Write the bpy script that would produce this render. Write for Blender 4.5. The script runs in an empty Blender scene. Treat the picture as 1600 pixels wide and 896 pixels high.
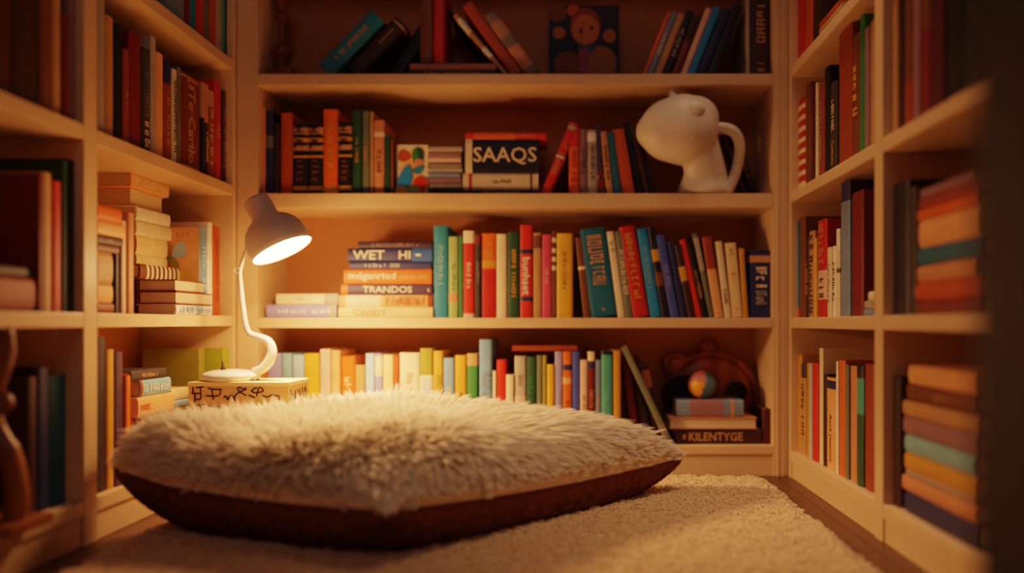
import bpy, bmesh, math, random
import numpy as np
from mathutils import Vector, Matrix, Euler

random.seed(7); rng = np.random.default_rng(11)
SC = bpy.context.scene
COL = SC.collection
D = 2.0            # distance from the camera to the front of the back bookcase (m)
F = 1176.47        # focal length in pixels (1600 wide frame)
VX, VY, CH = 890.0, 505.0, 0.408   # vanishing point, camera height
pi = math.pi

def wx(x, Y): return (x - VX) * Y / F
def wz(y, Y): return CH - (y - VY) * Y / F

# ------------------------------------------------------------------ materials
def lin(h):
    h = h.lstrip('#')
    c = [int(h[i:i+2], 16) / 255 for i in (0, 2, 4)]
    return tuple(((v + .055) / 1.055) ** 2.4 if v > .04045 else v / 12.92 for v in c)

PAL = {
 'cream': 'e6d3ae', 'white': 'efe8da', 'tan': 'b98a5c', 'brown': '6b3c22', 'dark brown': '33180f',
 'orange': 'd9631f', 'bright orange': 'e8641a', 'burnt orange': 'b34a1c', 'pale orange': 'e6a56c',
 'red': 'b8201a', 'bright red': 'cf2a1c', 'dark red': '6e1412', 'maroon': '45100f', 'pink': 'd0466a',
 'salmon': 'c98560', 'pale pink': 'dcb7a2', 'teal': '237f9c', 'deep teal': '14607e', 'pale teal': '7ab0ba',
 'blue': '27559a', 'bright blue': '1f86cc', 'steel blue': '6a97b8', 'pale blue': '9cc4dc', 'lavender': '958fc4',
 'navy': '1c2658', 'dark navy': '101324', 'purple': '3c2548', 'dark purple': '2b1830', 'violet blue': '3d50ac',
 'green': '2f7a3e', 'dark green': '1f4a30', 'pale green': '93ab6d', 'olive': '8a8433', 'lime green': '8f9a2a',
 'sea green': '419c8c', 'yellow': 'e0a832', 'pale yellow': 'e8c890', 'gold': 'c8902c', 'grey': '7d7468',
 'pale grey': 'a89f90', 'dark grey': '35302e', 'black': '0c0a0b', 'grey green': '66705a', 'mauve': '8a6670',
 'rust': '8d3a1c', 'reddish brown': '70261a', 'grey blue': '6f8aa6', 'mustard': 'c98f34',
}
MATS = {}
def nodes_of(name):
    m = bpy.data.materials.new(name); m.use_nodes = True
    nt = m.node_tree; b = nt.nodes['Principled BSDF']
    return m, nt, b

def paint(name, hexc, rough=.55, var=.12, scale=30., bump=.0, bscale=300., spec=.4):
    """plain coloured surface with a little procedural mottling"""
    key = (name, hexc, rough, var, scale, bump)
    if key in MATS: return MATS[key]
    m, nt, b = nodes_of(name)
    c = lin(hexc) if isinstance(hexc, str) else hexc
    tc = nt.nodes.new('ShaderNodeTexCoord')
    no = nt.nodes.new('ShaderNodeTexNoise'); no.inputs['Scale'].default_value = scale; no.inputs['Detail'].default_value = 4
    nt.links.new(tc.outputs['Object'], no.inputs['Vector'])
    rp = nt.nodes.new('ShaderNodeValToRGB')
    rp.color_ramp.elements[0].position = .3; rp.color_ramp.elements[1].position = .7
    rp.color_ramp.elements[0].color = tuple(v * (1 - var) for v in c) + (1,)
    rp.color_ramp.elements[1].color = tuple(min(1, v * (1 + var)) for v in c) + (1,)
    nt.links.new(no.outputs['Fac'], rp.inputs['Fac'])
    nt.links.new(rp.outputs['Color'], b.inputs['Base Color'])
    b.inputs['Roughness'].default_value = rough
    b.inputs['Specular IOR Level'].default_value = spec
    if bump:
        n2 = nt.nodes.new('ShaderNodeTexNoise'); n2.inputs['Scale'].default_value = bscale
        nt.links.new(tc.outputs['Object'], n2.inputs['Vector'])
        bp = nt.nodes.new('ShaderNodeBump'); bp.inputs['Strength'].default_value = bump; bp.inputs['Distance'].default_value = .003
        nt.links.new(n2.outputs['Fac'], bp.inputs['Height']); nt.links.new(bp.outputs['Normal'], b.inputs['Normal'])
    MATS[key] = m
    return m

def colmat(c, rough=.5):
    return paint('book_' + c.replace(' ', '_'), PAL[c], rough, .10, 40)

def wood_floor():
    m, nt, b = nodes_of('wood_planks')
    tc = nt.nodes.new('ShaderNodeTexCoord')
    mp = nt.nodes.new('ShaderNodeMapping'); mp.inputs['Rotation'].default_value = (0, 0, pi / 2)
    nt.links.new(tc.outputs['Object'], mp.inputs['Vector'])
    br = nt.nodes.new('ShaderNodeTexBrick')
    br.inputs['Scale'].default_value = 1; br.inputs['Brick Width'].default_value = .9; br.inputs['Row Height'].default_value = .11
    br.inputs['Mortar Size'].default_value = .002; br.inputs['Color1'].default_value = (.14, .058, .028, 1)
    br.inputs['Color2'].default_value = (.10, .040, .020, 1); br.inputs['Mortar'].default_value = (.02, .008, .004, 1)
    nt.links.new(mp.outputs['Vector'], br.inputs['Vector'])
    m2 = nt.nodes.new('ShaderNodeMapping'); m2.inputs['Scale'].default_value = (60, 3, 1)
    nt.links.new(tc.outputs['Object'], m2.inputs['Vector'])
    no = nt.nodes.new('ShaderNodeTexNoise'); no.inputs['Scale'].default_value = 2; no.inputs['Detail'].default_value = 6
    nt.links.new(m2.outputs['Vector'], no.inputs['Vector'])
    mx = nt.nodes.new('ShaderNodeMixRGB'); mx.blend_type = 'MULTIPLY'; mx.inputs['Fac'].default_value = .6
    nt.links.new(br.outputs['Color'], mx.inputs['Color1']); nt.links.new(no.outputs['Color'], mx.inputs['Color2'])
    nt.links.new(mx.outputs['Color'], b.inputs['Base Color']); b.inputs['Roughness'].default_value = .42
    return m

def wood_dark(name, c1, c2, rough=.4):
    m, nt, b = nodes_of(name)
    tc = nt.nodes.new('ShaderNodeTexCoord')
    wv = nt.nodes.new('ShaderNodeTexWave'); wv.inputs['Scale'].default_value = 5; wv.inputs['Distortion'].default_value = 6
    wv.inputs['Detail'].default_value = 3
    nt.links.new(tc.outputs['Object'], wv.inputs['Vector'])
    rp = nt.nodes.new('ShaderNodeValToRGB')
    rp.color_ramp.elements[0].color = lin(c1) + (1,); rp.color_ramp.elements[1].color = lin(c2) + (1,)
    nt.links.new(wv.outputs['Fac'], rp.inputs['Fac']); nt.links.new(rp.outputs['Color'], b.inputs['Base Color'])
    b.inputs['Roughness'].default_value = rough
    return m

def page_mat():
    m, nt, b = nodes_of('page_edges')
    tc = nt.nodes.new('ShaderNodeTexCoord')
    mp = nt.nodes.new('ShaderNodeMapping'); mp.inputs['Scale'].default_value = (1500, 3, 3)
    nt.links.new(tc.outputs['Object'], mp.inputs['Vector'])
    no = nt.nodes.new('ShaderNodeTexNoise'); no.inputs['Scale'].default_value = 1; no.inputs['Detail'].default_value = 2
    nt.links.new(mp.outputs['Vector'], no.inputs['Vector'])
    rp = nt.nodes.new('ShaderNodeValToRGB')
    rp.color_ramp.elements[0].color = (.48, .36, .22, 1); rp.color_ramp.elements[1].color = (.80, .68, .48, 1)
    nt.links.new(no.outputs['Fac'], rp.inputs['Fac']); nt.links.new(rp.outputs['Color'], b.inputs['Base Color'])
    b.inputs['Roughness'].default_value = .85
    return m

M_CREAM = paint('cream_painted_wood', 'd6b48c', .42, .04, 6, .04, 60)
M_BACK = paint('shelf_back_board', 'b27446', .6, .06, 5)  # redder than the cream boards; recess shade is put into the colour
M_PAGES = page_mat()
M_WALL = paint('wall_plaster', 'b9a183', .8, .05, 8)
M_DARK = paint('dark_jamb', '08080d', .7, .05, 8)
M_LAMP = paint('lamp_enamel', 'd8cfc4', .35, .03, 8)
M_WHITECER = paint('matte_ceramic', 'd9cdbd', .45, .03, 10)
M_CARVED = wood_dark('carved_wood', '6a2812', '8a3d1c', .35)
M_INK = paint('black_ink', '1c0d08', .7, .05, 10)

def emit(name, col, strength):
    m, nt, b = nodes_of(name)
    b.inputs['Base Color'].default_value = (.9, .85, .75, 1)
    b.inputs['Emission Color'].default_value = col + (1,)
    b.inputs['Emission Strength'].default_value = strength
    return m

# ------------------------------------------------------------------ objects
def link_mesh(name, me, mat, parent=None):
    o = bpy.data.objects.new(name, me); COL.objects.link(o)
    for m in (mat if isinstance(mat, (list, tuple)) else [mat]):
        if m.name not in [x.name for x in me.materials]: me.materials.append(m)
    if parent: o.parent = parent
    return o

def from_bm(name, bm, mat, parent=None, smooth=False):
    bmesh.ops.recalc_face_normals(bm, faces=bm.faces)
    me = bpy.data.meshes.new(name); bm.to_mesh(me); bm.free()
    if smooth:
        for p in me.polygons: p.use_smooth = True
    return link_mesh(name, me, mat, parent)

def from_py(name, verts, faces, mat, parent=None, smooth=False, fm=None):
    me = bpy.data.meshes.new(name); me.from_pydata([tuple(v) for v in verts], [], faces); me.update()
    if smooth:
        for p in me.polygons: p.use_smooth = True
    o = link_mesh(name, me, mat, parent)
    if fm:
        for p, i in zip(me.polygons, fm): p.material_index = i
    return o

def empty(name, loc=(0, 0, 0), rot=(0, 0, 0)):
    o = bpy.data.objects.new(name, None); COL.objects.link(o)
    o.location = loc; o.rotation_euler = rot; o.empty_display_size = .05
    return o

def tag(o, label, cat, group=None):
    o['label'] = label; o['category'] = cat
    if group: o['group'] = group
    return o

def box_bm(x0, x1, y0, y1, z0, z1, bev=0., bm=None):
    bm = bm or bmesh.new()
    t = bmesh.new()
    bmesh.ops.create_cube(t, size=1)
    for v in t.verts:
        v.co = ((x0 + x1) / 2 + v.co.x * (x1 - x0), (y0 + y1) / 2 + v.co.y * (y1 - y0), (z0 + z1) / 2 + v.co.z * (z1 - z0))
    if bev: bmesh.ops.bevel(t, geom=t.edges[:], offset=bev, segments=2, affect='EDGES', profile=.7)
    me = bpy.data.meshes.new('t'); t.to_mesh(me); t.free(); bm.from_mesh(me); bpy.data.meshes.remove(me)
    return bm

def box(name, x0, x1, y0, y1, z0, z1, mat, parent=None, bev=0.):
    return from_bm(name, box_bm(x0, x1, y0, y1, z0, z1, bev), mat, parent)

def struct(o): o['kind'] = 'structure'; return o

def tube_data(pts, rad, seg=10, flat=1.0):
    pts = [Vector(p) for p in pts]; n = len(pts)
    rad = rad if isinstance(rad, (list, tuple)) else [rad] * n
    V, Fc = [], []
    t0 = (pts[1] - pts[0]).normalized()
    up = Vector((0, 0, 1)) if abs(t0.z) < .9 else Vector((1, 0, 0))
    nrm = (up - t0 * up.dot(t0)).normalized()
    for i in range(n):
        t = (pts[min(i + 1, n - 1)] - pts[max(i - 1, 0)])
        t = t.normalized() if t.length > 1e-9 else t0
        nrm = nrm - t * nrm.dot(t)
        nrm = nrm.normalized() if nrm.length > 1e-6 else t.orthogonal().normalized()
        bn = t.cross(nrm)
        for k in range(seg):
            a = 2 * pi * k / seg
            V.append(pts[i] + (nrm * math.cos(a) + bn * math.sin(a)) * rad[i])
    for i in range(n - 1):
        for k in range(seg):
            a, b = i * seg + k, i * seg + (k + 1) % seg
            Fc.append((a, b, b + seg, a + seg))
    Fc.append(tuple(range(seg - 1, -1, -1))); Fc.append(tuple(range((n - 1) * seg, n * seg)))
    return V, Fc

def spline(pts, k=6):
    """Catmull-Rom resample (works on tuples of any length)"""
    P = [np.array(p, float) for p in pts]; out = []
    for i in range(len(P) - 1):
        p0, p1, p2, p3 = P[max(i - 1, 0)], P[i], P[i + 1], P[min(i + 2, len(P) - 1)]
        for j in range(k):
            t = j / k
            out.append(.5 * ((2 * p1) + (-p0 + p2) * t + (2 * p0 - 5 * p1 + 4 * p2 - p3) * t * t + (-p0 + 3 * p1 - 3 * p2 + p3) * t ** 3))
    out.append(P[-1])
    return out

def tube(name, pts, rad, mat, parent=None, seg=12):
    V, Fc = tube_data(pts, rad, seg)
    return from_py(name, V, Fc, mat, parent, True)

def lathe_data(profile, seg=40, M=None):
    V, Fc = [], []
    for (r, z) in profile:
        for k in range(seg):
            a = 2 * pi * k / seg
            v = Vector((r * math.cos(a), r * math.sin(a), z)); V.append(M @ v if M else v)
    for i in range(len(profile) - 1):
        for k in range(seg):
            a, b = i * seg + k, i * seg + (k + 1) % seg
            Fc.append((a, b, b + seg, a + seg))
    return V, Fc

def lathe(name, profile, mat, parent=None, M=None, seg=40):
    V, Fc = lathe_data(profile, seg, M)
    bm = bmesh.new(); vs = [bm.verts.new(v) for v in V]
    for f in Fc: bm.faces.new([vs[i] for i in f])
    bmesh.ops.remove_doubles(bm, verts=bm.verts, dist=1e-6)
    return from_bm(name, bm, mat, parent, True)

# ------------------------------------------------------------------ lettering
TXT = {}
def text_geo(s):
    """verts (n,2) normalised to height 1 and polygons of a typed word"""
    if s in TXT: return TXT[s]
    cu = bpy.data.curves.new('t', 'FONT'); cu.body = s; cu.offset = .012; cu.resolution_u = 2
    o = bpy.data.objects.new('t', cu)
    me = bpy.data.meshes.new_from_object(o)
    v = np.array([x.co[:2] for x in me.vertices]); f = [tuple(p.vertices) for p in me.polygons]
    bpy.data.objects.remove(o); bpy.data.curves.remove(cu); bpy.data.meshes.remove(me)
    mn, mx = v.min(0), v.max(0); v = (v - mn) / (mx[1] - mn[1])
    TXT[s] = (v, f); return TXT[s]

def glyph_geo(seed, n):
    """illegible letter-like marks, n of them, height 1"""
    key = ('g', seed, n)
    if key in TXT: return TXT[key]
    r = random.Random(seed * 131 + n); V, Fc = [], []
    def q(x0, y0, x1, y1):
        i = len(V); V.extend([(x0, y0), (x1, y0), (x1, y1), (x0, y1)]); Fc.append((i, i + 1, i + 2, i + 3))
    x = 0
    for _ in range(n):
        w = r.choice([.45, .6, .7]); k = r.random(); s = .17; lo = r.choice([0, 0, .0, .1]); hi = r.choice([1, 1, .75])
        if k < .15: x += .4; continue
        q(x, lo, x + s, hi)
        if r.random() < .6: q(x + w - s, lo, x + w, hi)
        for yy in r.sample([lo, (lo + hi) / 2 - s / 2, hi - s], r.choice([1, 2, 2])): q(x + s, yy, x + w - s * .9, yy + s)
        x += w + .22
    if not V: q(0, 0, .5, 1)
    TXT[key] = (np.array(V), Fc); return TXT[key]

def lettering(parent, geo, w_lo, w_hi, z_hi, z_lo, y, mat, name='spine_title', upright=False, fit=False):
    """lay lettering on a spine (local x = thickness, z = height); reads from z_hi downwards unless upright"""
    v, f = geo; L = v[:, 0].max(); H = 1.0
    if upright:
        sx = (w_hi - w_lo) / L; sz = (z_hi - z_lo)
        P = [(w_lo + a * sx, y, z_lo + b * sz) for a, b in v]
    else:
        ht = w_hi - w_lo; ln = z_hi - z_lo
        sx = ln / L
        if not fit: sx = min(sx, ht * 1.15)
        off = (ln - L * sx) / 2
        P = [(w_lo + b * ht, y, z_hi - off - a * sx) for a, b in v]
    return from_py(name, P, f, mat, parent)

# ------------------------------------------------------------------ a book
def book_geo(w, h, d, hard=True):
    b = min(.14 * w, .0035); t = min(.0022, w * .16) if hard else min(.0009, w * .1)
    prof = [(0, d), (0, b * .9), (w * .12, b * .25 - b * .1), (w * .35, -b * .15), (w * .65, -b * .15), (w * .88, b * .15), (w, b * .9), (w, d)]
    inn = [(t, d), (t, b + t), (w * .15, b + t), (w * .35, b * .4 + t), (w * .65, b * .4 + t), (w * .85, b + t), (w - t, b + t), (w - t, d)]
    return b, t, prof, inn

def make_book(w, h, d, c, loc, rz=0, tilt=0, hard=True, pages_out=False, bands=(), title=None, tcol='cream',
              trange=(.15, .85), twidth=.55, upright=False, fit=False, name='book', art=None, art_side=0, rx=0, titles=()):
    root = empty(name, loc, (rx, tilt, rz))
    b, t, prof, inn = book_geo(w, h, d, hard)
    n = len(prof); V = []
    fy = (lambda y: d - y) if pages_out else (lambda y: y)
    for z in (0, h):
        for p in prof: V.append((p[0], fy(p[1]), z))
        for p in inn: V.append((p[0], fy(p[1]), z))
    N = 2 * n; Fc = []
    for i in range(n - 1):
        Fc.append((i, i + 1, i + 1 + N, i + N))                       # outside
        Fc.append((n + i + 1, n + i, n + i + N, n + i + 1 + N))       # inside
        Fc.append((i + 1, i, n + i, n + i + 1)); Fc.append((i + N, i + 1 + N, n + i + 1 + N, n + i + N))
    for i in (0, n - 1): Fc.append((i, n + i, n + i + N, i + N) if i == 0 else (n + i, i, i + N, n + i + N))
    bm = bmesh.new(); vs = [bm.verts.new(v) for v in V]
    for f in Fc: bm.faces.new([vs[i] for i in f])
    from_bm('cover', bm, colmat(c), root)
    e = .003 if hard else .0002
    ye = d - (e * 1.2 if hard else .0002)
    y0, y1 = sorted((fy(b + t + .0002), fy(ye)))
    box('page_block', t + .0002, w - t - .0002, y0, y1, e, h - e, M_PAGES, root)
    ys = -b * .15
    if not pages_out:
        for (f0, f1, bc) in bands:
            z0, z1 = f0 * h, f1 * h; o = .0005
            out = [(-o if p[0] == 0 else (w + o if p[0] == w else p[0]), p[1] - (o if 0 < i < n - 1 else 0)) for i, p in enumerate(prof)]
            Vb = [(p[0], p[1], z) for z in (z0, z1) for p in out]
            Fb = [(i, i + 1, i + 1 + n, i + n) for i in range(n - 1)]
            from_py('spine_band', Vb, Fb, colmat(bc), root)
        todo = list(titles)
        if title is not None: todo.append((title, tcol, trange, twidth))
        for (tt, tc_, tr, tw) in todo:
            geo = text_geo(tt) if isinstance(tt, str) else glyph_geo(*tt)
            m = (1 - tw) / 2
            lettering(root, geo, w * m, w * (1 - m), h * tr[1], h * tr[0], ys - .0011, colmat(tc_), upright=upright, fit=fit)
    if art:
        xx = -.0006 if art_side == 0 else w + .0006
        for (kind, ac, cy, cz, ry, rz_, rot) in art:
            K = 28; P = []
            for k in range(K):
                a = 2 * pi * k / K
                if kind == 'rect': 
                    p = [(-1, -1), (1, -1), (1, 1), (-1, 1)][k % 4]
                    if k > 3: break
                else:
                    wob = 1 + (.10 * math.sin(3 * a + cy * 9) if kind == 'blob' else 0)
                    p = (math.cos(a) * wob, math.sin(a) * wob)
                yy, zz = p[0] * ry, p[1] * rz_
                P.append((xx, d * cy + yy * math.cos(rot) - zz * math.sin(rot), h * cz + yy * math.sin(rot) + zz * math.cos(rot)))
                if art_side == 0: xx -= .00001
                else: xx += .00001
            from_py('cover_art', P, [tuple(range(len(P)))], colmat(ac), root)
            xx += (-.0004 if art_side == 0 else .0004)
    return root

USED = {}
def put_label(o, lab, group, cat='book'):
    lab = ' '.join(lab.split())
    if lab in USED: print('DUPLICATE LABEL', lab)
    USED[lab] = 1
    nw = len(lab.replace('-', ' ').split())
    if nw > 16: print('LONG', nw, lab)
    tag(o, lab, cat, group)

def size_word(w):
    return 'slim' if w < .0105 else ('thick' if w > .034 else '')

BASE = {1: 1.071, 2: .753, 3: .4216, 4: .0816}
YB = 2.022
PLACE = {1: 'top back shelf', 2: 'second back shelf', 3: 'third back shelf', 4: 'bottom back shelf'}
GRP = {1: 'books on the top back shelf', 2: 'books on the second back shelf', 3: 'books on the third back shelf', 4: 'books on the bottom back shelf'}

def row_labels(entries, place, group, ends):
    """entries: (object, colour, size word, note)"""
    n = len(entries)
    for i, (o, c, sw, note) in enumerate(entries):
        a = entries[i - 1][1] if i else None; z = entries[i + 1][1] if i < n - 1 else None
        pre = f'{sw} {c} book'
        if a and z: lab = f'{pre} between {a} and {z} books, {place}'
        elif z: lab = f'{pre} between {ends[0]} and {z} book, {place}'
        else: lab = f'{pre} between {a} book and {ends[1]}, {place}'
        if note: lab = f'{pre} {note}, {place}'
        put_label(o, lab, group)

def back_row(shelf, items, ends):
    ent = []
    for it in items:
        x0, x1, yt, c = it[:4]; o = dict(it[4]) if len(it) > 4 else {}
        xt = o.pop('xt', None); note = o.pop('note', None); yoff = o.pop('yoff', 0); sw = o.pop('sw', None)
        Y = YB + yoff; base = BASE[shelf] + o.pop('lift', 0)
        X0, X1 = wx(x0, Y), wx(x1, Y); htop = wz(yt, Y) - base
        d = o.pop('d', random.choice([.135, .145, .15, .155])) 
        jit = random.uniform(0, .004)
        if xt is None:
            w = X1 - X0 - .0006
            b = make_book(w, htop, d, c, (X0 + .0003, Y + jit, base), 0, 0, **o)
        else:
            th = math.atan2(wx(xt, Y) - X0, htop)
            w = (X1 - X0) * math.cos(th) - .0006
            hh = (htop - (w * math.sin(-th) if th < 0 else 0)) / math.cos(th)
            lift = w * math.sin(th) if th > 0 else 0
            hh = max(.05, hh - (lift / math.cos(th) if th > 0 else 0))
            # keep the lower-left corner of the spine where it stands
            b = make_book(w, hh, d, c, (X0 + .0003, Y + jit, base + lift + .0002), 0, th, **o)
        ent.append((b, c, size_word(w) if sw is None else sw, note))
    row_labels(ent, PLACE[shelf], GRP[shelf], ends)

def back_flat(shelf, items, stackname, base=None, group=None):
    """items bottom first: (x0,x1,ytop,ybot,colour,opts,label)"""
    z = BASE[shelf] if base is None else base
    for it in items:
        x0, x1, yt, yb, c, o, lab = it
        o = dict(o); yoff = o.pop('yoff', 0); Y = YB + yoff
        w = (yb - yt) * Y / F; h = wx(x1, Y) - wx(x0, Y)
        b = make_book(w - .0004, h, o.pop('d', .14), c, (wx(x1, Y), Y + random.uniform(0, .004), z + .0002), 0, -pi / 2, **o)
        mag = 'magazine' in (group or '')
        if mag: b.name = 'magazine'
        put_label(b, lab, group or GRP[shelf], 'magazine' if mag else 'book'); z += w
    return z

# ------------------------------------------------------------------ setting
XL, XR = -.884, .581
struct(box('floor', -2.2, 2.2, -1.5, 2.4, -.05, 0, wood_floor()))
struct(box('wall_back', -2.2, 2.2, 2.26, 2.36, 0, 2.2, M_WALL))
struct(box('wall_left', -1.26, -1.16, -.2, 2.26, 0, 2.2, M_WALL))
struct(box('wall_right', .86, .96, -.2, 2.26, 0, 2.2, M_WALL))
jamb = struct(box('trim_1', .268, .345, .42, .50, 0, 2.0, M_DARK, None, .006))

# back bookcase
T = .030; TOPZ = 1.42; BD = .205
bk = empty('bookcase', (0, D, 0))
def bpart(name, x0, x1, y0, y1, z0, z1, mat=M_CREAM, par=bk, bev=.002):
    ox, oy, oz = par.location
    return box(name, x0 - ox, x1 - ox, y0 - oy, y1 - oy, z0 - oz, z1 - oz, mat, par, bev)
iL, iR = -.828, .541
def bpanel(name, x0, x1, y0, y1, z0, z1, par, grooves, axis):
    o = bpart(name, x0, x1, y0, y1, z0, z1, M_CREAM, par)
    return o
bpanel('stile', XL, iL, D, D + .022, 0, TOPZ, bk, 0, 0)
bpanel('stile', iR, XR, D, D + .022, 0, TOPZ, bk, 0, 0)
for gx in (.552, .566):
    bpart('moulding', gx - .002, gx + .002, D - .004, D + .0005, 0, TOPZ, M_CREAM, bk, .001)
bpart('side_panel', iL - .02, iL, D + .022, D + BD, 0, TOPZ)
bpart('side_panel', iR, iR + .02, D + .022, D + BD, 0, TOPZ)
bpart('back_panel', iL - .02, iR + .02, D + BD, D + BD + .012, 0, TOPZ, M_BACK)
for z, t in ((1.071, .030), (.753, .039), (.4216, .027), (.0816, .024), (TOPZ, .03)):
    bpart('shelf', iL, iR, D, D + BD, z - t, z, M_CREAM, bk, .003)
bpart('plinth', iL, iR, D + .004, D + .02, 0, .0576)
tag(bk, 'wide cream bookcase with four full shelves facing the room behind the cushion', 'bookcase')

def side_case(sgn, xf, zs, yd, name_label):
    """sgn -1: shelves open towards +X (lamp side); +1: towards -X"""
    e = empty('bookcase', (xf, 1.4, 0))
    xb = xf + sgn * .24
    x0, x1 = sorted((xf, xb))
    y0, y1 = .74, D - .002
    def p(name, xa, xc, ya, yb, za, zb, mat=M_CREAM, bev=.002):
        xa, xc = sorted((xa, xc)); return bpart(name, xa, xc, ya, yb, za, zb, mat, e, bev)
    p('side_panel', x0, x1, y1 - .02, y1, 0, TOPZ + .02)
    p('side_panel', x0, x1, y0 - .03, y0, 0, TOPZ + .02)
    p('divider', x0, x1, yd[0], yd[1], 0, TOPZ + .02)
    p('back_panel', xb, xb + sgn * .012, y0, y1, 0, TOPZ + .02, M_BACK)
    for a, b in ((y0, yd[0]), (yd[1], y1 - .02)):
        for z in zs: p('shelf', x0, x1, a, b, z - .027, z, M_CREAM, .003)
        xp = xf + sgn * .004
        p('plinth', xp, xp + sgn * .016, a, b, 0, zs[0] - .027)
    tag(e, name_label, 'bookcase')
    return e
ZL = [.0816, .4267, .770, 1.10, TOPZ]
ZR = [.0714, .4216, .751, 1.08, TOPZ]
side_case(-1, XL, ZL, (1.371, 1.409), 'cream bookcase standing along the lamp side of the nook')
side_case(1, XR, ZR, (1.397, 1.435), 'cream bookcase standing along the rug edge, across from the lamp')

# ------------------------------------------------------------------ back shelf 1
def G(seed, n=9): return (seed, n)
back_row(1, [
  (497, 536, 14, 'teal', dict(xt=597, title=G(1, 12), tcol='gold', trange=(.2, .8), twidth=.3, d=.15, yoff=.0,
       note='with gilt title leaning beside the candlestick')),
  (543, 576, 24, 'dark brown', dict(xt=632, bands=[(.93, .96, 'tan')], title=G(2, 10), tcol='tan', trange=(.5, .9), twidth=.15, yoff=.0,
       note='leaning against the teal book')),
  (606, 632, 30, 'black', dict(xt=668, yoff=.02, note='leaning in shadow under the brown book')),
], ('candlestick', 'stack'))
zt = back_flat(1, [
  (636, 775, 104, 114, 'dark grey', dict(title=G(3, 22), tcol='tan', trange=(.05, .95), twidth=.5), 'dark grey flat book with small pale lettering, bottom of the pair, top back shelf'),
  (640, 775, 93, 104, 'salmon', dict(), 'pale salmon flat book under two upright books, top back shelf'),
], 'pair')
lf = zt - BASE[1]
back_row(1, [
  (656, 676, -22, 'brown', dict(lift=lf + .0003, bands=[(.86, 1, 'dark navy'), (.83, .85, 'tan')], note='with navy top upright on the flat pair', d=.12)),
  (677, 694, -24, 'red', dict(lift=lf + .0003, note='upright on the flat pair of books', d=.12)),
], ('', ''))
back_row(1, [
  (779, 788, 12, 'black', dict(xt=695, yoff=.03, note='leaning against the upright red book')),
  (789, 798, 20, 'tan', dict(xt=705, yoff=.0, note='leaning between black and orange books', bands=[(.3, .45, 'white'), (.7, .93, 'white')])),
  (800, 822, 0, 'burnt orange', dict(xt=715, bands=[], note='leaning towards the upright red book')),
  (824, 849, 14, 'grey', dict(xt=748, bands=[(.1, .45, 'salmon'), (.62, .86, 'tan')], note='leaning beside the framed picture')),
], ('', ''))
# framed child picture
Yp = D + .10
pw, ph = (968 - 857) * Yp / F, 0
pz0 = BASE[1] + .0088; pz1 = wz(5, Yp)
pic = empty('picture', (wx(857, Yp), Yp, pz0), (-.06, 0, 0))
ph = pz1 - pz0
box('picture_board', 0, pw, 0, .012, 0, ph, paint('picture_blue', '18203a', .6, .2, 14), pic, .001)
def blob(name, par, cx, cz, rx, rz_, mat, lvl, wob=.0):
    K = 26; P = [(pw * cx + math.cos(2 * pi * k / K) * rx * pw * (1 + wob * math.sin(6 * pi * k / K)), -.0006 - .0004 * lvl, ph * cz + math.sin(2 * pi * k / K) * rz_ * ph) for k in range(K)]
    return from_py(name, P, [tuple(range(K))], mat, par)
PM = lambda n, h: paint('picture_' + n, h, .6, .15, 40)
blob('painted_patch', pic, .12, .90, .14, .12, PM('brown', '7a4026'), 0)
blob('painted_bun', pic, .35, .93, .09, .08, PM('orange', 'b4552a'), 1)
blob('painted_hair', pic, .52, .72, .22, .25, PM('rust', '8d3a1c'), 2)
blob('painted_face', pic, .52, .68, .19, .20, PM('peach', 'c47838'), 3)
blob('painted_eye', pic, .46, .66, .025, .03, PM('dark', '2a120a'), 4)
blob('painted_eye', pic, .61, .70, .025, .03, PM('dark', '2a120a'), 4)
blob('painted_hand', pic, .15, .64, .09, .08, PM('peach2', 'b06a34'), 1)
blob('painted_hand', pic, .86, .60, .09, .09, PM('peach2', 'b06a34'), 1)
blob('painted_scarf', pic, .62, .42, .22, .06, PM('scarf', '35537e'), 2)
blob('painted_dress', pic, .50, .20, .12, .24, PM('pink', '93405a'), 3)
blob('painted_toy', pic, .26, .20, .18, .20, PM('toy', '7c3c2c'), 4, .06)
blob('painted_toy', pic, .76, .22, .20, .24, PM('toy2', 'a06428'), 4, .06)
tag(pic, 'dark blue picture of an orange-faced child propped on the top back shelf', 'picture')
b = make_book(.0084, wx(1002, YB) - wx(862, YB), .14, 'black', (wx(1002, YB), YB, BASE[1] + .0001), 0, -pi / 2)
put_label(b, 'black flat thin book under the blue picture, top back shelf', GRP[1])
back_row(1, [
  (1003, 1009, 18, 'orange', dict(xt=1044, note='first of the leaning row beside the picture', yoff=.0)),
  (1010, 1021, 18, 'grey blue', dict(xt=1051, title=G(5, 8))),
  (1022, 1034, 19, 'tan', dict(xt=1062)),
  (1035, 1048, 14, 'dark navy', dict(xt=1075, title=G(6, 7), tcol='pale grey')),
  (1049, 1062, 10, 'reddish brown', dict(xt=1090, bands=[(.5, .9, 'dark brown')])),
  (1063, 1073, 12, 'pale pink', dict(xt=1105)),
  (1074, 1087, 9, 'bright blue', dict(xt=1117)),
  (1088, 1103, 10, 'navy', dict(xt=1132)),
  (1104, 1121, 4, 'dark navy', dict(xt=1149)),
  (1166, 1172, -10, 'pale grey', dict(note='upright against the dark brown book')),
  (1173, 1205, -12, 'dark brown', dict(titles=[(G(7, 5), 'tan', (.35, .9), .4), (G(8, 3), 'tan', (.06, .16), .4)])),
], ('', 'bookcase side'))

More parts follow.
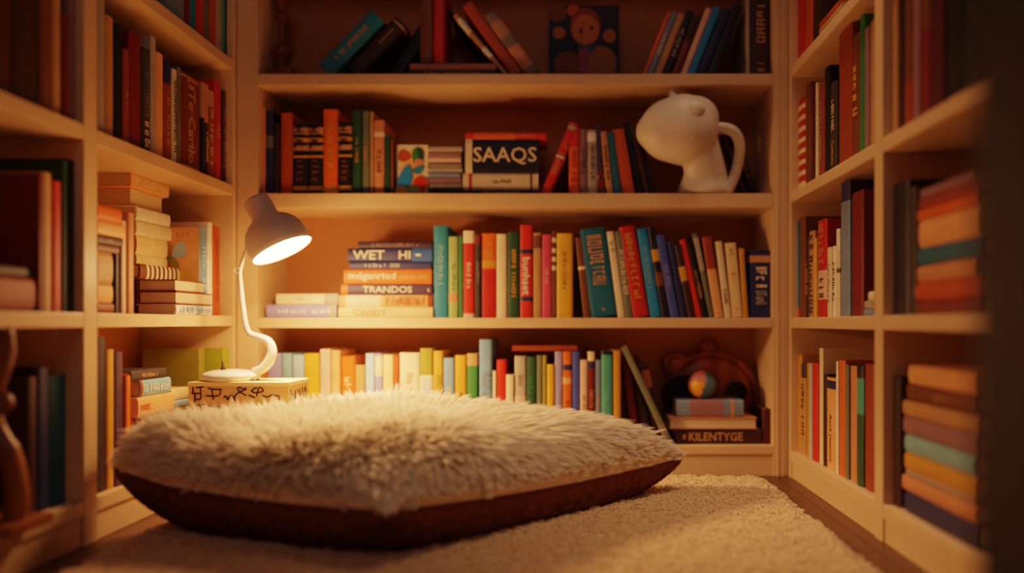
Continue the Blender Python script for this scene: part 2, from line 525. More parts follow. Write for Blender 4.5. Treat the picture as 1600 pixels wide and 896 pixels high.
# ------------------------------------------------------------------ back shelf 2
orn = [(.52, .56, 'gold'), (.62, .70, 'tan'), (.74, .80, 'gold'), (.84, .95, 'tan'), (.06, .12, 'gold')]
ort = [(G(31, 5), 'dark brown', (.55, .95), .8), (G(32, 4), 'brown', (.16, .5), .5)]
back_row(2, [
  (406, 414, 167, 'salmon', {}),
  (415, 426, 172, 'navy', dict(bands=[(.55, .7, 'grey green')])),
  (427, 437, 193, 'dark brown', {}),
  (438, 456, 176, 'burnt orange', {}),
  (457, 480, 193, 'black', dict(bands=orn, titles=ort, note='with gold ornament beside burnt orange book', sw='')),
  (481, 504, 193, 'black', dict(bands=orn, titles=ort, note='with gold ornament beside bright orange book', sw='')),
  (505, 527, 171, 'bright orange', dict(title=G(9, 9), tcol='yellow', trange=(.3, .85), twidth=.4, bands=[(.03, .09, 'yellow')])),
  (528, 549, 191, 'black', dict(bands=orn, titles=ort, note='with gold ornament beside dark green book', sw='')),
  (550, 565, 172, 'dark green', dict(title=G(10, 11), tcol='gold', twidth=.3, trange=(.2, .85))),
  (566, 577, 173, 'grey green', dict(title=G(11, 5), tcol='tan', trange=(.4, .6))),
  (578, 583, 174, 'tan', {}),
  (584, 600, 188, 'salmon', dict(title=G(12, 6), tcol='brown', trange=(.3, .6), bands=[(.78, .84, 'cream')])),
  (601, 609, 212, 'dark green', {}),
  (610, 615, 218, 'brown', {}),
], ('bookcase side', 'illustrated book'))
fo = make_book(.012, (300 - 220) * YB / F, (667 - 617) * YB / F, 'cream', (wx(617, YB), D + .05, BASE[2]), -pi / 2, 0, art_side=1, name='book', art=[
  ('blob', 'pale orange', .5, .5, .030, .055, 0), ('blob', 'burnt orange', .25, .78, .018, .016, 0), ('blob', 'green', .62, .80, .010, .022, -.2), ('blob', 'dark green', .78, .80, .008, .020, .2),
  ('blob', 'salmon', .72, .64, .012, .012, 0), ('blob', 'bright blue', .30, .36, .018, .030, -.3), ('blob', 'teal', .70, .50, .016, .010, .4),
  ('blob', 'bright red', .78, .22, .018, .020, .3), ('blob', 'yellow', .2, .1, .02, .01, 0), ('blob', 'pale green', .55, .1, .02, .012, 0)])
put_label(fo, 'colourful illustrated picture book standing cover outwards, second back shelf', GRP[2])
ys = [300, 290, 281, 272, 265, 257, 249, 241, 232, 224]
cs = ['dark navy', 'grey', 'mauve', 'grey blue', 'pale grey', 'grey', 'pale pink', 'mauve', 'pale grey']
nm = ['lowest of the thin magazine stack', 'second from bottom of the thin magazine stack', 'third from bottom of the thin magazine stack', 'fourth from bottom of the thin magazine stack', 'in the middle of the thin magazine stack', 'fourth from top of the thin magazine stack', 'third from top of the thin magazine stack', 'second from top of the thin magazine stack', 'topmost of the thin magazine stack']
back_flat(2, [(668 + (i * 7) % 4, 722 - (i * 5) % 4, ys[i + 1], ys[i], cs[i], dict(hard=False, d=.13), f'{cs[i]} magazine {nm[i]}, second back shelf') for i in range(9)], '', group='magazines stacked on the second back shelf')
back_flat(2, [
  (724, 842, 294, 302, 'dark navy', dict(title=G(13, 20), tcol='tan', trange=(.05, .95), twidth=.4), 'dark navy book at bottom of the stack beside the leaning red book, second back shelf'),
  (723, 841, 268, 294, 'cream', dict(titles=[(G(14, 8), 'grey', (.3, .75), .25)], bands=[(.88, .92, 'red'), (.08, .11, 'brown')]), 'cream book with small red mark under the big-lettered dark book, second back shelf'),
  (724, 842, 215, 268, 'dark navy', dict(titles=[('SAAQS', 'cream', (.03, .87), .52)], fit=True, bands=[(.885, .975, 'cream')]), 'thick dark book with large cream letters SAAQS, second back shelf'),
  (727, 853, 204, 215, 'bright red', dict(bands=[(.4, .9, 'orange')], title=G(15, 12), tcol='yellow', trange=(.1, .5), twidth=.35), 'bright red flat book topmost of the stack, second back shelf'),
], '')
back_row(2, [
  (846, 861, 190, 'bright red', dict(xt=893, bands=[(.9, .96, 'pale grey'), (.50, .53, 'white')], title=G(16, 9), tcol='salmon', note='leaning beside the big-lettered stack')),
  (889, 905, 199, 'orange', dict(bands=[(.72, 1, 'bright red')], title=G(17, 10), tcol='red', trange=(.1, .68))),
  (906, 917, 202, 'mauve', dict(title=G(18, 8), tcol='dark grey')),
  (918, 934, 203, 'pale grey', dict(title=G(19, 10), tcol='navy', twidth=.4, bands=[(.82, .96, 'white')])),
  (935, 946, 193, 'purple', dict(xt=929, bands=[(.05, .32, 'dark red'), (.22, .27, 'white')], note='with red foot between pale grey and tan books')),
  (948, 958, 205, 'tan', dict(xt=938, title=G(20, 12), tcol='dark brown')),
  (959, 971, 207, 'deep teal', dict(xt=948)),
  (973, 993, 200, 'burnt orange', dict(xt=955)),
  (995, 1007, 190, 'dark navy', dict(yoff=.055, d=.12, xt=974)),
  (1009, 1017, 194, 'brown', dict(yoff=.055, d=.12, xt=983)),
  (1018, 1027, 196, 'dark purple', dict(yoff=.055, d=.12, xt=990)),
], ('', 'dog figurine'))
back_row(2, [
  (1166, 1176, 208, 'maroon', dict(xt=1126, yoff=.125, d=.05, note='leaning behind the handle of the white figurine')),
  (1178, 1190, 196, 'dark brown', dict(xt=1136, yoff=.125, d=.05, title=G(21, 9), tcol='tan', note='leaning between the figurine and bookcase side')),
], ('', ''))

# ------------------------------------------------------------------ back shelf 3
za = back_flat(3, [
  (416, 526, 474, 495, 'lavender', dict(titles=[(G(22, 16), 'white', (.05, .88), .32)], bands=[(.02, .12, 'pale grey')]), 'lavender blue flat book with white lettering beneath a cream book, third back shelf'),
  (431, 528, 457, 474, 'cream', dict(bands=[(.0, .22, 'pale grey')], titles=[(G(23, 5), 'brown', (.45, .75), .2)]), 'cream flat book on the lavender book, third back shelf'),
], '')
back_flat(3, [
  (529, 676, 480, 497, 'pale yellow', dict(titles=[('CWIEIY', 'tan', (.42, .92), .6)]), 'pale yellow book with brown letters, bottom of the tall stack, third back shelf'),
  (529, 675, 461, 480, 'pale orange', dict(titles=[(G(24, 30), 'burnt orange', (.08, .5), .7)], bands=[(.0, .05, 'rust'), (.55, .93, 'cream')]), 'pale orange striped book second from bottom of the tall stack, third back shelf'),
  (533, 675, 444, 461, 'purple', dict(titles=[('TRANDOS', 'cream', (.18, .80), .62), (G(25, 1), 'cream', (.02, .05), .4)], bands=[(.93, 1, 'orange')]), 'purple book with cream letters TRANDOS in the tall stack, third back shelf'),
  (537, 674, 421, 444, 'orange', dict(titles=[('mdganrted', 'cream', (.40, .95), .62), (G(26, 14), 'pale orange', (.04, .37), .28)]), 'orange book with cream script lettering in the tall stack, third back shelf'),
  (546, 674, 409, 421, 'navy', dict(titles=[(G(27, 12), 'pale grey', (.3, .9), .5)]), 'slim navy book with small letters above the orange book, third back shelf'),
  (543, 675, 388, 409, 'navy', dict(titles=[('WET', 'cream', (.56, .94), .68), ('HI', 'cream', (.25, .40), .62), ('-', 'cream', (.13, .2), .15)], bands=[(.0, .24, 'blue')]), 'navy book with large cream letters WET HI, third back shelf'),
  (559, 675, 377, 388, 'dark purple', dict(titles=[(G(28, 18), 'mauve', (.1, .9), .45)]), 'dark purple thin book topmost of the tall stack, third back shelf'),
], '')
back_row(3, [
  (677, 700, 353, 'teal', dict(title=G(40, 9), tcol='pale teal', trange=(.35, .8), twidth=.35)),
  (701, 716, 370, 'pale green', dict(title=G(41, 10), tcol='green', twidth=.35, bands=[(.2, .3, 'salmon')])),
  (717, 723, 369, 'green', {}),
  (724, 741, 361, 'bright red', dict(bands=[(.86, 1, 'cream'), (0, .05, 'pale pink')], title=G(42, 9), tcol='pale pink', trange=(.25, .75), twidth=.4)),
  (742, 751, 368, 'dark grey', dict(title=G(43, 8), tcol='grey', trange=(.3, .8), bands=[(.88, 1, 'reddish brown')])),
  (752, 775, 365, 'bright orange', dict(bands=[(.60, .68, 'gold'), (.0, .58, 'red')], title=G(44, 6), tcol='gold', trange=(.72, .95), note='with gold band and red lower spine')),
  (776, 792, 366, 'cream', dict(note='plain between gold banded and dark green books')),
  (793, 812, 363, 'dark green', dict(title=G(45, 14), tcol='gold', trange=(.12, .92), twidth=.35)),
  (813, 832, 352, 'bright red', dict(titles=[('bunhset', 'white', (.24, .66), .62)], bands=[(.18, .23, 'navy'), (.69, .74, 'navy')], note='with white script title')),
  (833, 846, 364, 'tan', dict(bands=[(.82, .97, 'brown')])),
  (847, 862, 367, 'pink', dict(title=G(46, 6), tcol='pale pink', twidth=.3)),
  (863, 869, 361, 'brown', dict(bands=[(.55, .60, 'cream'), (.65, .70, 'cream'), (.75, .80, 'cream'), (.87, .92, 'cream')])),
  (870, 895, 365, 'yellow', dict(title=G(47, 13), tcol='brown', trange=(.2, .92), twidth=.22)),
  (912, 923, 371, 'brown', dict(xt=899, bands=[(.60, .64, 'cream')])),
  (924, 965, 354, 'deep teal', dict(xt=905, titles=[(G(48, 5), 'tan', (.60, .92), .55), (G(49, 4), 'tan', (.36, .56), .5), (G(50, 1), 'tan', (.06, .10), .12)])),
  (966, 977, 361, 'cream', dict(xt=948, title=G(51, 5), tcol='grey', trange=(.7, .95))),
  (978, 989, 361, 'grey green', dict(xt=961, title=G(52, 16), tcol='cream', trange=(.1, .95))),
  (990, 1014, 352, 'red', dict(xt=967, title=G(53, 12), tcol='gold', trange=(.2, .95), twidth=.45)),
  (1016, 1033, 356, 'bright blue', dict(xt=994, title=G(54, 12), tcol='pale teal', trange=(.2, .92), twidth=.35)),
  (1035, 1046, 354, 'dark navy', dict(xt=1012, bands=[(.62, .75, 'gold'), (.35, .5, 'brown')])),
  (1048, 1062, 366, 'violet blue', dict(xt=1024, title=G(55, 9), tcol='lavender', trange=(.1, .9), twidth=.35)),
  (1064, 1074, 377, 'navy', dict(xt=1043)),
  (1076, 1086, 382, 'dark brown', dict(xt=1054, bands=[(.5, .7, 'gold')])),
  (1088, 1097, 374, 'bright red', dict(xt=1062)),
  (1099, 1107, 378, 'black', dict(xt=1073, title=G(56, 12), tcol='tan', trange=(.05, .85), twidth=.6)),
  (1109, 1116, 364, 'grey green', dict(xt=1083, bands=[(.55, .95, 'pale grey')])),
  (1117, 1131, 369, 'pale orange', dict(xt=1097, bands=[(.6, 1, 'rust')])),
  (1133, 1143, 377, 'cream', dict(xt=1118, title=G(57, 5), tcol='dark grey', trange=(.15, .4))),
  (1144, 1161, 379, 'pale yellow', dict(xt=1133, titles=[(G(58, 1), 'red', (.55, .62), .3), (G(59, 1), 'red', (.08, .14), .3), (G(60, 3), 'brown', (.8, .95), .3)])),
  (1162, 1170, 388, 'mustard', dict(xt=1155)),
  (1173, 1207, 391, 'navy', dict(bands=[(.82, .92, 'tan')], titles=[(G(61, 5), 'cream', (.45, .75), .5), (G(62, 5), 'pale grey', (.2, .4), .5)])),
], ('tall stack', 'bookcase side'))

# ------------------------------------------------------------------ back shelf 4
back_row(4, [
  (411, 416, 560, 'orange', {}),
  (417, 439, 553, 'lavender', dict(title=G(70, 5), tcol='pale grey')),
  (440, 455, 553, 'pale teal', {}),
  (456, 474, 555, 'pale blue', {}),
  (475, 498, 553, 'yellow', {}),
  (499, 516, 546, 'pale pink', {}),
  (517, 531, 548, 'pale orange', dict(title=G(71, 7), tcol='cream')),
  (532, 554, 557, 'orange', dict(title=G(72, 9), tcol='pale yellow', twidth=.5)),
  (555, 570, 571, 'tan', {}),
  (571, 585, 553, 'pale blue', {}),
  (586, 597, 553, 'lavender', dict(bands=[(.75, .97, 'cream')])),
  (598, 614, 555, 'pale yellow', dict(bands=[(.0, .55, 'rust')], note='with rust red lower spine')),
  (615, 623, 557, 'burnt orange', dict(title=G(73, 6), tcol='pale orange')),
  (624, 655, 552, 'cream', dict(titles=[(G(74, 7), 'tan', (.3, .85), .3), (G(75, 2), 'red', (.42, .5), .4)], bands=[(.0, .06, 'red')])),
  (656, 676, 545, 'olive', dict(bands=[(.0, .72, 'cream')], title=G(76, 8), tcol='pale blue', trange=(.2, .7), note='with cream lower spine')),
  (677, 692, 549, 'mustard', dict(titles=[(G(77, 7), 'olive', (.3, .9), .5)])),
  (693, 710, 560, 'steel blue', dict(title=G(78, 8), tcol='pale yellow', twidth=.4)),
  (711, 729, 556, 'gold', dict(title=G(79, 6), tcol='brown', twidth=.25)),
  (730, 747, 553, 'green', dict(bands=[(.87, 1, 'tan')])),
  (749, 769, 531, 'steel blue', dict(title=G(80, 8), tcol='grey blue')),
  (770, 775, 580, 'cream', {}),
  (776, 790, 563, 'bright red', {}),
  (791, 803, 586, 'cream', {}),
  (804, 822, 557, 'pale grey', dict(bands=[(.0, .55, 'pale pink')], titles=[(G(81, 5), 'grey', (.6, .9), .4), (G(82, 5), 'salmon', (.25, .5), .4)])),
  (823, 838, 558, 'dark green', dict(title=G(83, 6), tcol='green', trange=(.4, .85))),
  (839, 847, 556, 'grey green', {}),
  (848, 854, 556, 'olive', {}),
  (855, 866, 570, 'yellow', {}),
  (867, 879, 550, 'lavender', dict(title=G(84, 7), tcol='pale grey', twidth=.3)),
  (880, 893, 550, 'orange', dict(bands=[(.80, .86, 'navy'), (.65, .72, 'pale orange')], title=G(85, 7), tcol='red', trange=(.1, .6))),
  (894, 906, 550, 'violet blue', {}),
  (907, 918, 563, 'pale pink', dict(title=G(86, 5), tcol='salmon')),
  (919, 929, 550, 'dark red', dict(bands=[(.9, 1, 'cream'), (.82, .88, 'navy')], title=G(87, 7), tcol='salmon')),
  (930, 939, 563, 'grey blue', dict(title=G(88, 6), tcol='tan')),
  (940, 957, 549, 'sea green', dict(bands=[(.96, 1, 'dark navy')], title=G(89, 3), tcol='pale teal', twidth=.2)),
  (958, 970, 548, 'mustard', {}),
  (988, 1001, 556, 'dark red', dict(xt=971, yoff=.052, d=.12, note='leaning against the mustard book')),
  (1006, 1019, 560, 'dark purple', dict(xt=985, yoff=.052, d=.12, bands=[(.1, .4, 'purple')], note='leaning in the middle of the leaning trio')),
  (1023, 1036, 572, 'purple', dict(xt=1000, yoff=.052, d=.12, bands=[(.72, .95, 'salmon')], title=G(90, 9), tcol='mauve', note='leaning under the grey green book')),
  (1044, 1054, 541, 'grey green', dict(xt=970, d=.068, yoff=-.020, bands=[(.1, .2, 'grey')], note='leaning outermost beside the wooden ornament')),
], ('bookcase side', 'x'))
b = make_book(.0145, wx(902, YB) - wx(799, YB), .10, 'rust', (wx(902, YB), YB + .03, wz(550, YB) + .0005), 0, -pi / 2)
put_label(b, 'rust red book lying flat across the upright row, bottom back shelf', GRP[4])
# stack with ball
zk = back_flat(4, [
  (1058, 1190, 673, 697, 'dark brown', dict(titles=[('KILENTYGE', 'tan', (.22, .86), .55), (G(91, 1), 'tan', (.90, .93), .3)], d=.13), 'dark brown flat book lettered KILENTYGE under cream book, bottom back shelf'),
  (1046, 1183, 655, 673, 'salmon', dict(d=.12, pages_out=True), 'cream flat book with pages outward between dark brown and blue books, bottom back shelf'),
  (1057, 1162, 628, 655, 'grey blue', dict(d=.10, bands=[(.30, .80, 'mauve'), (.14, .19, 'salmon')]), 'grey blue flat book with mauve panel under the ball, bottom back shelf'),
], '')
back_row(4, [(1192, 1206, 640, 'maroon', dict(note='upright between the flat stack and bookcase side'))], ('', ''))

# ball
br = .0385; Yk = YB + .045
ball = from_bm('ball', (lambda bm: (bmesh.ops.create_uvsphere(bm, u_segments=40, v_segments=24, radius=br), bm)[1])(bmesh.new()),
               [paint('ball_yellow', 'e0952a', .5, .1), paint('ball_pink', 'b46a62', .5, .1), paint('ball_blue', '4f7f92', .5, .1), paint('ball_green', '5a7a60', .5, .1)], None, True)
ball.location = (wx(1097, Yk), Yk, zk + br - .0003)
for p in ball.data.polygons:
    c = p.center / br
    if c.x < -.05 + .25 * c.z and c.z < .30 - .5 * c.x * 0: i = 0
    elif c.x < .15 and c.z >= .2: i = 1
    elif c.x > .62 or c.z > .8: i = 3
    else: i = 2
    if c.z > .30 and c.x < .15: i = 1
    p.material_index = i
tag(ball, 'small patchwork ball in yellow, pink and blue resting on the flat books', 'ball')

# carved wooden ornament (animal face)
Yw = 2.165; k = Yw / F
orn_ = empty('wooden_ornament', (wx(1111, Yw), Yw, BASE[4]))
oz = lambda y: wz(y, Yw) - BASE[4]
cz = oz(622); R = 72 * k
Mx = Matrix.Translation((0, 0, cz)) @ Matrix.Rotation(pi / 2, 4, 'X')
lathe('face', [(0, -.026), (R * .5, -.028), (R * .80, -.022), (R * .95, -.010), (R, .004), (R * .95, .018), (R * .7, .028), (0, .030)], M_CARVED, orn_, Mx @ Matrix.Scale(-1, 4, (0, 0, 1)), 48)
th = [(math.cos(a) * R * .97, -.012, cz + math.sin(a) * R * .97) for a in np.linspace(-.6, pi + .6, 40)]
tube('rim', th, .010, M_CARVED, orn_, 10)
M_HOL = paint('hollow_shade', '0e0605', .8, .1)  # near-black colour carries the shade inside the eye holes
for (px, py, rp) in ((1062, 616, 31), (1147, 611, 16)):
    Mh = Matrix.Translation(((px - 1111) * k, -.0265, oz(py))) @ Matrix.Rotation(pi / 2, 4, 'X')
    lathe('eye_hollow', [(0, .003), (rp * k * .6, .004), (rp * k * .92, .010), (rp * k, .013), (rp * k, .0)], M_HOL, orn_, Mh, 32)
    ring = [((px - 1111) * k + math.cos(a) * rp * k, -.033, oz(py) + math.sin(a) * rp * k) for a in np.linspace(0, 2 * pi, 33)]
    tube('eye_rim', ring, .004, M_CARVED, orn_, 8)
def ellipsoid(name, c, r, mat, par, seg=24):
    bm = bmesh.new(); bmesh.ops.create_uvsphere(bm, u_segments=seg, v_segments=seg // 2, radius=1)
    for v in bm.verts: v.co = (c[0] + v.co.x * r[0], c[1] + v.co.y * r[1], c[2] + v.co.z * r[2])
    return from_bm(name, bm, mat, par, True)
ellipsoid('topknot', (-4 * k, 0, oz(541)), (15 * k, .02, 14 * k), M_CARVED, orn_)
ellipsoid('ear', (-54 * k, 0, oz(572)), (22 * k, .02, 20 * k), M_CARVED, orn_)
tube('ear_rim', [(-54 * k + math.cos(a) * 18 * k, -.016, oz(572) + math.sin(a) * 17 * k) for a in np.linspace(.2, pi + .9, 20)], .005, M_CARVED, orn_, 8)
box('foot', -.05, .05, -.025, .025, 0, .02, M_CARVED, orn_, .004)
tag(orn_, 'dark brown carved wooden animal face ornament behind the ball, bottom back shelf', 'ornament')

# candlestick
Yc = D + .085; kc = Yc / F
can = empty('candlestick', (wx(441, Yc), Yc, BASE[1]))
box('base', -.050, .045, -.045, .045, 0, .020, M_CARVED, can, .003)
box('base_step', -.040, .036, -.036, .036, .020, .036, M_CARVED, can, .004)
lathe('shaft', [(0, .036), (.024, .036), (.026, .044), (.014, .052), (.020, .062), (.027, .078), (.026, .094), (.018, .108), (.011, .122), (.010, .150), (.013, .168),
                (.020, .176), (.024, .184), (.018, .192), (.012, .205), (.022, .225), (.026, .240), (.024, .246), (0, .246)], M_CARVED, can, None, 32)
tag(can, 'dark turned wooden candlestick on square base, top back shelf beside the leaning teal book', 'candlestick')

# white dog figurine
Yd = 2.018; kd = Yd / F
dog = empty('dog_figurine', (wx(1103, Yd), Yd, BASE[2]))
bm = bmesh.new()
dz = lambda y: wz(y, Yd) - BASE[2]
def blobd(px, py, r, sy=.80, sz=1., yo=0.):
    t = bmesh.new(); bmesh.ops.create_uvsphere(t, u_segments=24, v_segments=16, radius=1)
    for v in t.verts: v.co = ((px - 1103) * kd + v.co.x * r * kd, yo + v.co.y * r * kd * sy, dz(py) + v.co.z * r * kd * sz)
    me = bpy.data.meshes.new('t'); t.to_mesh(me); t.free(); bm.from_mesh(me); bpy.data.meshes.remove(me)
for a in np.linspace(0, 1, 6):
    blobd(1022 + a * 26, 206 - a * 2, 29 + a * 20)
for a in np.linspace(0, 1, 5):
    blobd(1048 + a * 20, 204 - a * 1, 49 + a * 6)
blobd(1080, 192, 40); blobd(1086, 188, 38, .8)
for a in np.linspace(0, 1, 8):
    blobd(1092 + a * 14, 215 + a * 60, 29 + a * 5, yo=.030 * a)
for a in np.linspace(0, 1, 4):
    blobd(1105, 278 + a * 24, 34 + a * 10, .78, yo=.034 + .004 * a)
bmesh.ops.bisect_plane(bm, geom=bm.verts[:] + bm.edges[:] + bm.faces[:], plane_co=(0, 0, 0), plane_no=(0, 0, -1), clear_outer=True)
body = from_bm('body', bm, M_WHITECER, dog, True)
rm = body.modifiers.new('remesh', 'REMESH'); rm.mode = 'VOXEL'; rm.voxel_size = .0045; rm.use_smooth_shade = True
sm = body.modifiers.new('smooth', 'SMOOTH'); sm.factor = .5; sm.iterations = 18
hp = spline([((px - 1103) * kd, .036 * max(0, min(1, (py - 205) / 70)), dz(py)) for px, py in ((1108, 203), (1128, 200), (1146, 206), (1156, 222), (1157, 245), (1152, 270), (1143, 290), (1136, 297))], 6)
tube('handle', hp, 8.6 * kd, M_WHITECER, dog, 16)
ellipsoid('ear', ((1081 - 1103) * kd, -44 * kd * .74, dz(181)), (15 * kd, 12 * kd, 13 * kd), M_WHITECER, dog)
ev, ef = lathe_data([(0, .0), (9 * kd, .0), (7.5 * kd, 9 * kd), (4.5 * kd, 17 * kd), (1.8 * kd, 20 * kd), (0, 20.5 * kd)], 20,
                    Matrix.Translation(((1053 - 1103) * kd, 0, dz(160))) @ Matrix.Rotation(-.15, 4, 'Y'))
from_py('ear', ev, ef, M_WHITECER, dog, True)
tag(dog, 'white dog-head figurine with looped handle standing on the second back shelf', 'figurine')

# ------------------------------------------------------------------ side bookcases
def side_row(sgn, z, items, place, group, ends, setback=.016):
    Xp = (XL - setback) if sgn < 0 else (XR + setback)
    ent = []
    for it in items:
        x0, x1, yt, c = it[:4]; o = dict(it[4]) if len(it) > 4 else {}
        note = o.pop('note', None); sb = o.pop('sb', 0); hh = o.pop('h', None); sw = o.pop('sw', None)
        X = Xp + sgn * sb
        Ya, Yb_ = abs(X) * F / abs(x0 - VX), abs(X) * F / abs(x1 - VX)
        Yn, Yf = min(Ya, Yb_), max(Ya, Yb_)
        h = hh or (wz(yt, Yn) - z)
        d = o.pop('d', random.choice([.14, .15, .155])); w = Yf - Yn - .0008
        jit = random.uniform(0, .003)
        if sgn < 0: b = make_book(w, h, d, c, (X - jit, Yn, z), pi / 2, 0, **o)
        else: b = make_book(w, h, d, c, (X + jit, Yf, z), -pi / 2, 0, **o)
        ent.append((b, c, size_word(w * .6) if sw is None else sw, note))
    row_labels(ent, place, group, ends)

def side_flat(sgn, z, items, group):
    """bottom first: (x0,x1,thickness px at the near end,X front,colour,opts,label)"""
    for it in items:
        x0, x1, tp, X, c, o, lab = it; o = dict(o)
        Ya, Yb_ = abs(X) * F / abs(x0 - VX), abs(X) * F / abs(x1 - VX)
        Yn, Yf = min(Ya, Yb_), max(Ya, Yb_)
        w = tp * (Yn + Yf) / 2 / F; h = Yf - Yn; d = o.pop('d', .12)
        if sgn < 0: b = make_book(w - .0005, h, d, c, (X, Yf, z + .0002), pi / 2, -pi / 2, **o)
        else: b = make_book(w - .0005, h, d, c, (X, Yn, z + .0002), -pi / 2, -pi / 2, **o)
        put_label(b, lab, group); z += w
    return z

LS = 'lamp-side'; RS = 'rug-side'
gL = 'books in the bookcase beside the lamp'; gR = 'books in the bookcase across from the lamp'
# lamp side, top shelf
side_row(-1, ZL[3], [
  (235, 252, 0, 'dark grey', dict(h=.25, d=.14)), (252, 291, 0, 'grey blue', dict(h=.27)), (291, 299, 0, 'dark red', dict(h=.26, title=G(100, 7), tcol='gold')), (299, 309, 0, 'teal', dict(h=.25)),
  (309, 321, 0, 'red', dict(h=.27, title=G(101, 7), tcol='orange')), (321, 330, 0, 'grey green', dict(h=.24)), (330, 339, 0, 'burnt orange', dict(h=.26)),
  (339, 347, 0, 'pale grey', dict(h=.25)), (347, 353, 0, 'sea green', dict(h=.26)), (353, 362, 0, 'navy', dict(h=.25)),
], 'top lamp-side shelf', gL, ('shadow', 'bookcase end'))
# lamp side, second shelf
side_row(-1, ZL[2], [
  (153, 166, 20, 'pale grey', dict(h=.27)), (167, 181, 30, 'tan', dict(h=.24)), (182, 193, 46, 'dark navy', dict(h=.235)), (194, 203, 75, 'rust', dict(title=G(102, 5), tcol='tan')),
  (204, 223, 46, 'dark red', dict(d=.16)), (224, 237, 72, 'dark grey', dict(title=G(103, 6), tcol='cream', trange=(.05, .3), titles=[(G(104, 14), 'grey', (.35, .9), .4)])),
  (238, 246, 55, 'pale grey', {}), (247, 258, 80, 'pale orange', {}), (259, 270, 88, 'rust', dict(bands=[(.75, .99, 'navy')], title=G(105, 9), tcol='tan', trange=(.1, .7))),
  (271, 278, 107, 'cream', dict(titles=[(G(106, 14), 'dark grey', (.05, .95), .7)])), (279, 284, 104, 'grey green', {}),
  (285, 315, 110, 'reddish brown', dict(titles=[('Te Carilo', 'gold', (.08, .85), .36), (G(107, 14), 'tan', (.1, .7), .0 + .12), (G(107, 2), 'gold', (.86, .95), .5)], bands=[(.96, .975, 'gold'), (.03, .045, 'gold')], note='with gold script lettering')),
  (316, 320, 128, 'tan', dict(bands=[(.0, .62, 'dark navy')])), (321, 327, 130, 'salmon', dict(bands=[(.0, .58, 'dark brown')], title=G(108, 8), tcol='cream', trange=(.1, .55))),
  (328, 337, 140, 'rust', dict(title=G(109, 12), tcol='cream', trange=(.05, .9), twidth=.5, bands=[(.82, 1, 'tan')])), (338, 348, 124, 'red', dict(title=G(110, 2), tcol='gold')), (349, 356, 140, 'maroon', dict(title=G(111, 12), tcol='tan', trange=(.05, .92), twidth=.6)),
], 'second lamp-side shelf', gL, ('bookcase post', 'bookcase end'))
# lamp side, third shelf
gS = 'books stacked in the bookcase beside the lamp'
side_flat(-1, ZL[1], [
  (153, 178, 16, -.90, 'rust', dict(), 'rust red flat book lowest of the blurred stack, third lamp-side shelf'),
  (153, 176, 30, -.90, 'pale orange', dict(), 'pale orange flat book second from bottom in blurred stack, third lamp-side shelf'),
  (153, 176, 50, -.90, 'tan', dict(), 'thick tan flat book in blurred stack by the post, third lamp-side shelf'),
  (153, 186, 12, -.90, 'brown', dict(), 'brown flat book third from top of blurred stack, third lamp-side shelf'),
  (153, 192, 14, -.90, 'dark brown', dict(titles=[(G(112, 4), 'tan', (.3, .8), .3)]), 'dark brown flat book with pale line in blurred stack, third lamp-side shelf'),
  (153, 196, 22, -.90, 'pale orange', dict(), 'pale orange flat book second from top in blurred stack, third lamp-side shelf'),
  (153, 190, 24, -.90, 'orange', dict(), 'orange flat book topmost in blurred stack, third lamp-side shelf'),
], gS)
side_row(-1, ZL[1], [
  (182, 187, 385, 'dark navy', dict(note='upright beside the blurred stack', sb=.004)),
  (193, 200, 345, 'pale pink', dict(note='upright tall in front of the flat stacks')),
  (203, 212, 332, 'salmon', dict(note='upright beside the large pale stack', d=.10)),
], 'third lamp-side shelf', gL, ('', ''))
zz = side_flat(-1, ZL[1], [
  (275, 331, 16, -.893, 'white', dict(d=.09, titles=[(G(113, 14), 'steel blue', (.05, .9), .6)], bands=[(.35, .45, 'pale blue')]), 'white flat book with blue lettering, bottom of pale stack, third lamp-side shelf'),
  (276, 333, 19, -.890, 'reddish brown', dict(d=.09, pages_out=True), 'reddish brown flat book with cream pages outward, pale stack, third lamp-side shelf'),
  (275, 321, 18, -.893, 'brown', dict(d=.09, pages_out=True), 'brown flat book with white pages outward, pale stack, third lamp-side shelf'),
  (219, 281, 22, -.950, 'brown', dict(d=.12, bands=[(.02 + .11 * i, .075 + .11 * i, 'cream') for i in range(8)]), 'brown and cream striped flat book in pale stack, third lamp-side shelf'),
  (213, 261, 17, -.975, 'pale yellow', dict(d=.12), 'pale yellow flat book above striped book, pale stack, third lamp-side shelf'),
  (213, 261, 28, -.975, 'mustard', dict(d=.12, bands=[(.0, 1, 'pale yellow')]), 'thick yellow flat book under two cream books, pale stack, third lamp-side shelf'),
  (213, 268, 22, -.970, 'cream', dict(d=.12), 'cream flat book above the thick yellow book, pale stack, third lamp-side shelf'),
  (213, 266, 21, -.972, 'white', dict(d=.12), 'off-white flat book second cream spine from top, pale stack, third lamp-side shelf'),
  (205, 256, 27, -.985, 'pale orange', dict(d=.11, pages_out=True), 'pale orange flat book with pages outward below topmost book, third lamp-side shelf'),
  (205, 264, 22, -.975, 'pale orange', dict(d=.13, titles=[(G(114, 12), 'cream', (.05, .9), .5)]), 'pale orange flat book topmost of pale stack, third lamp-side shelf'),
], gS)
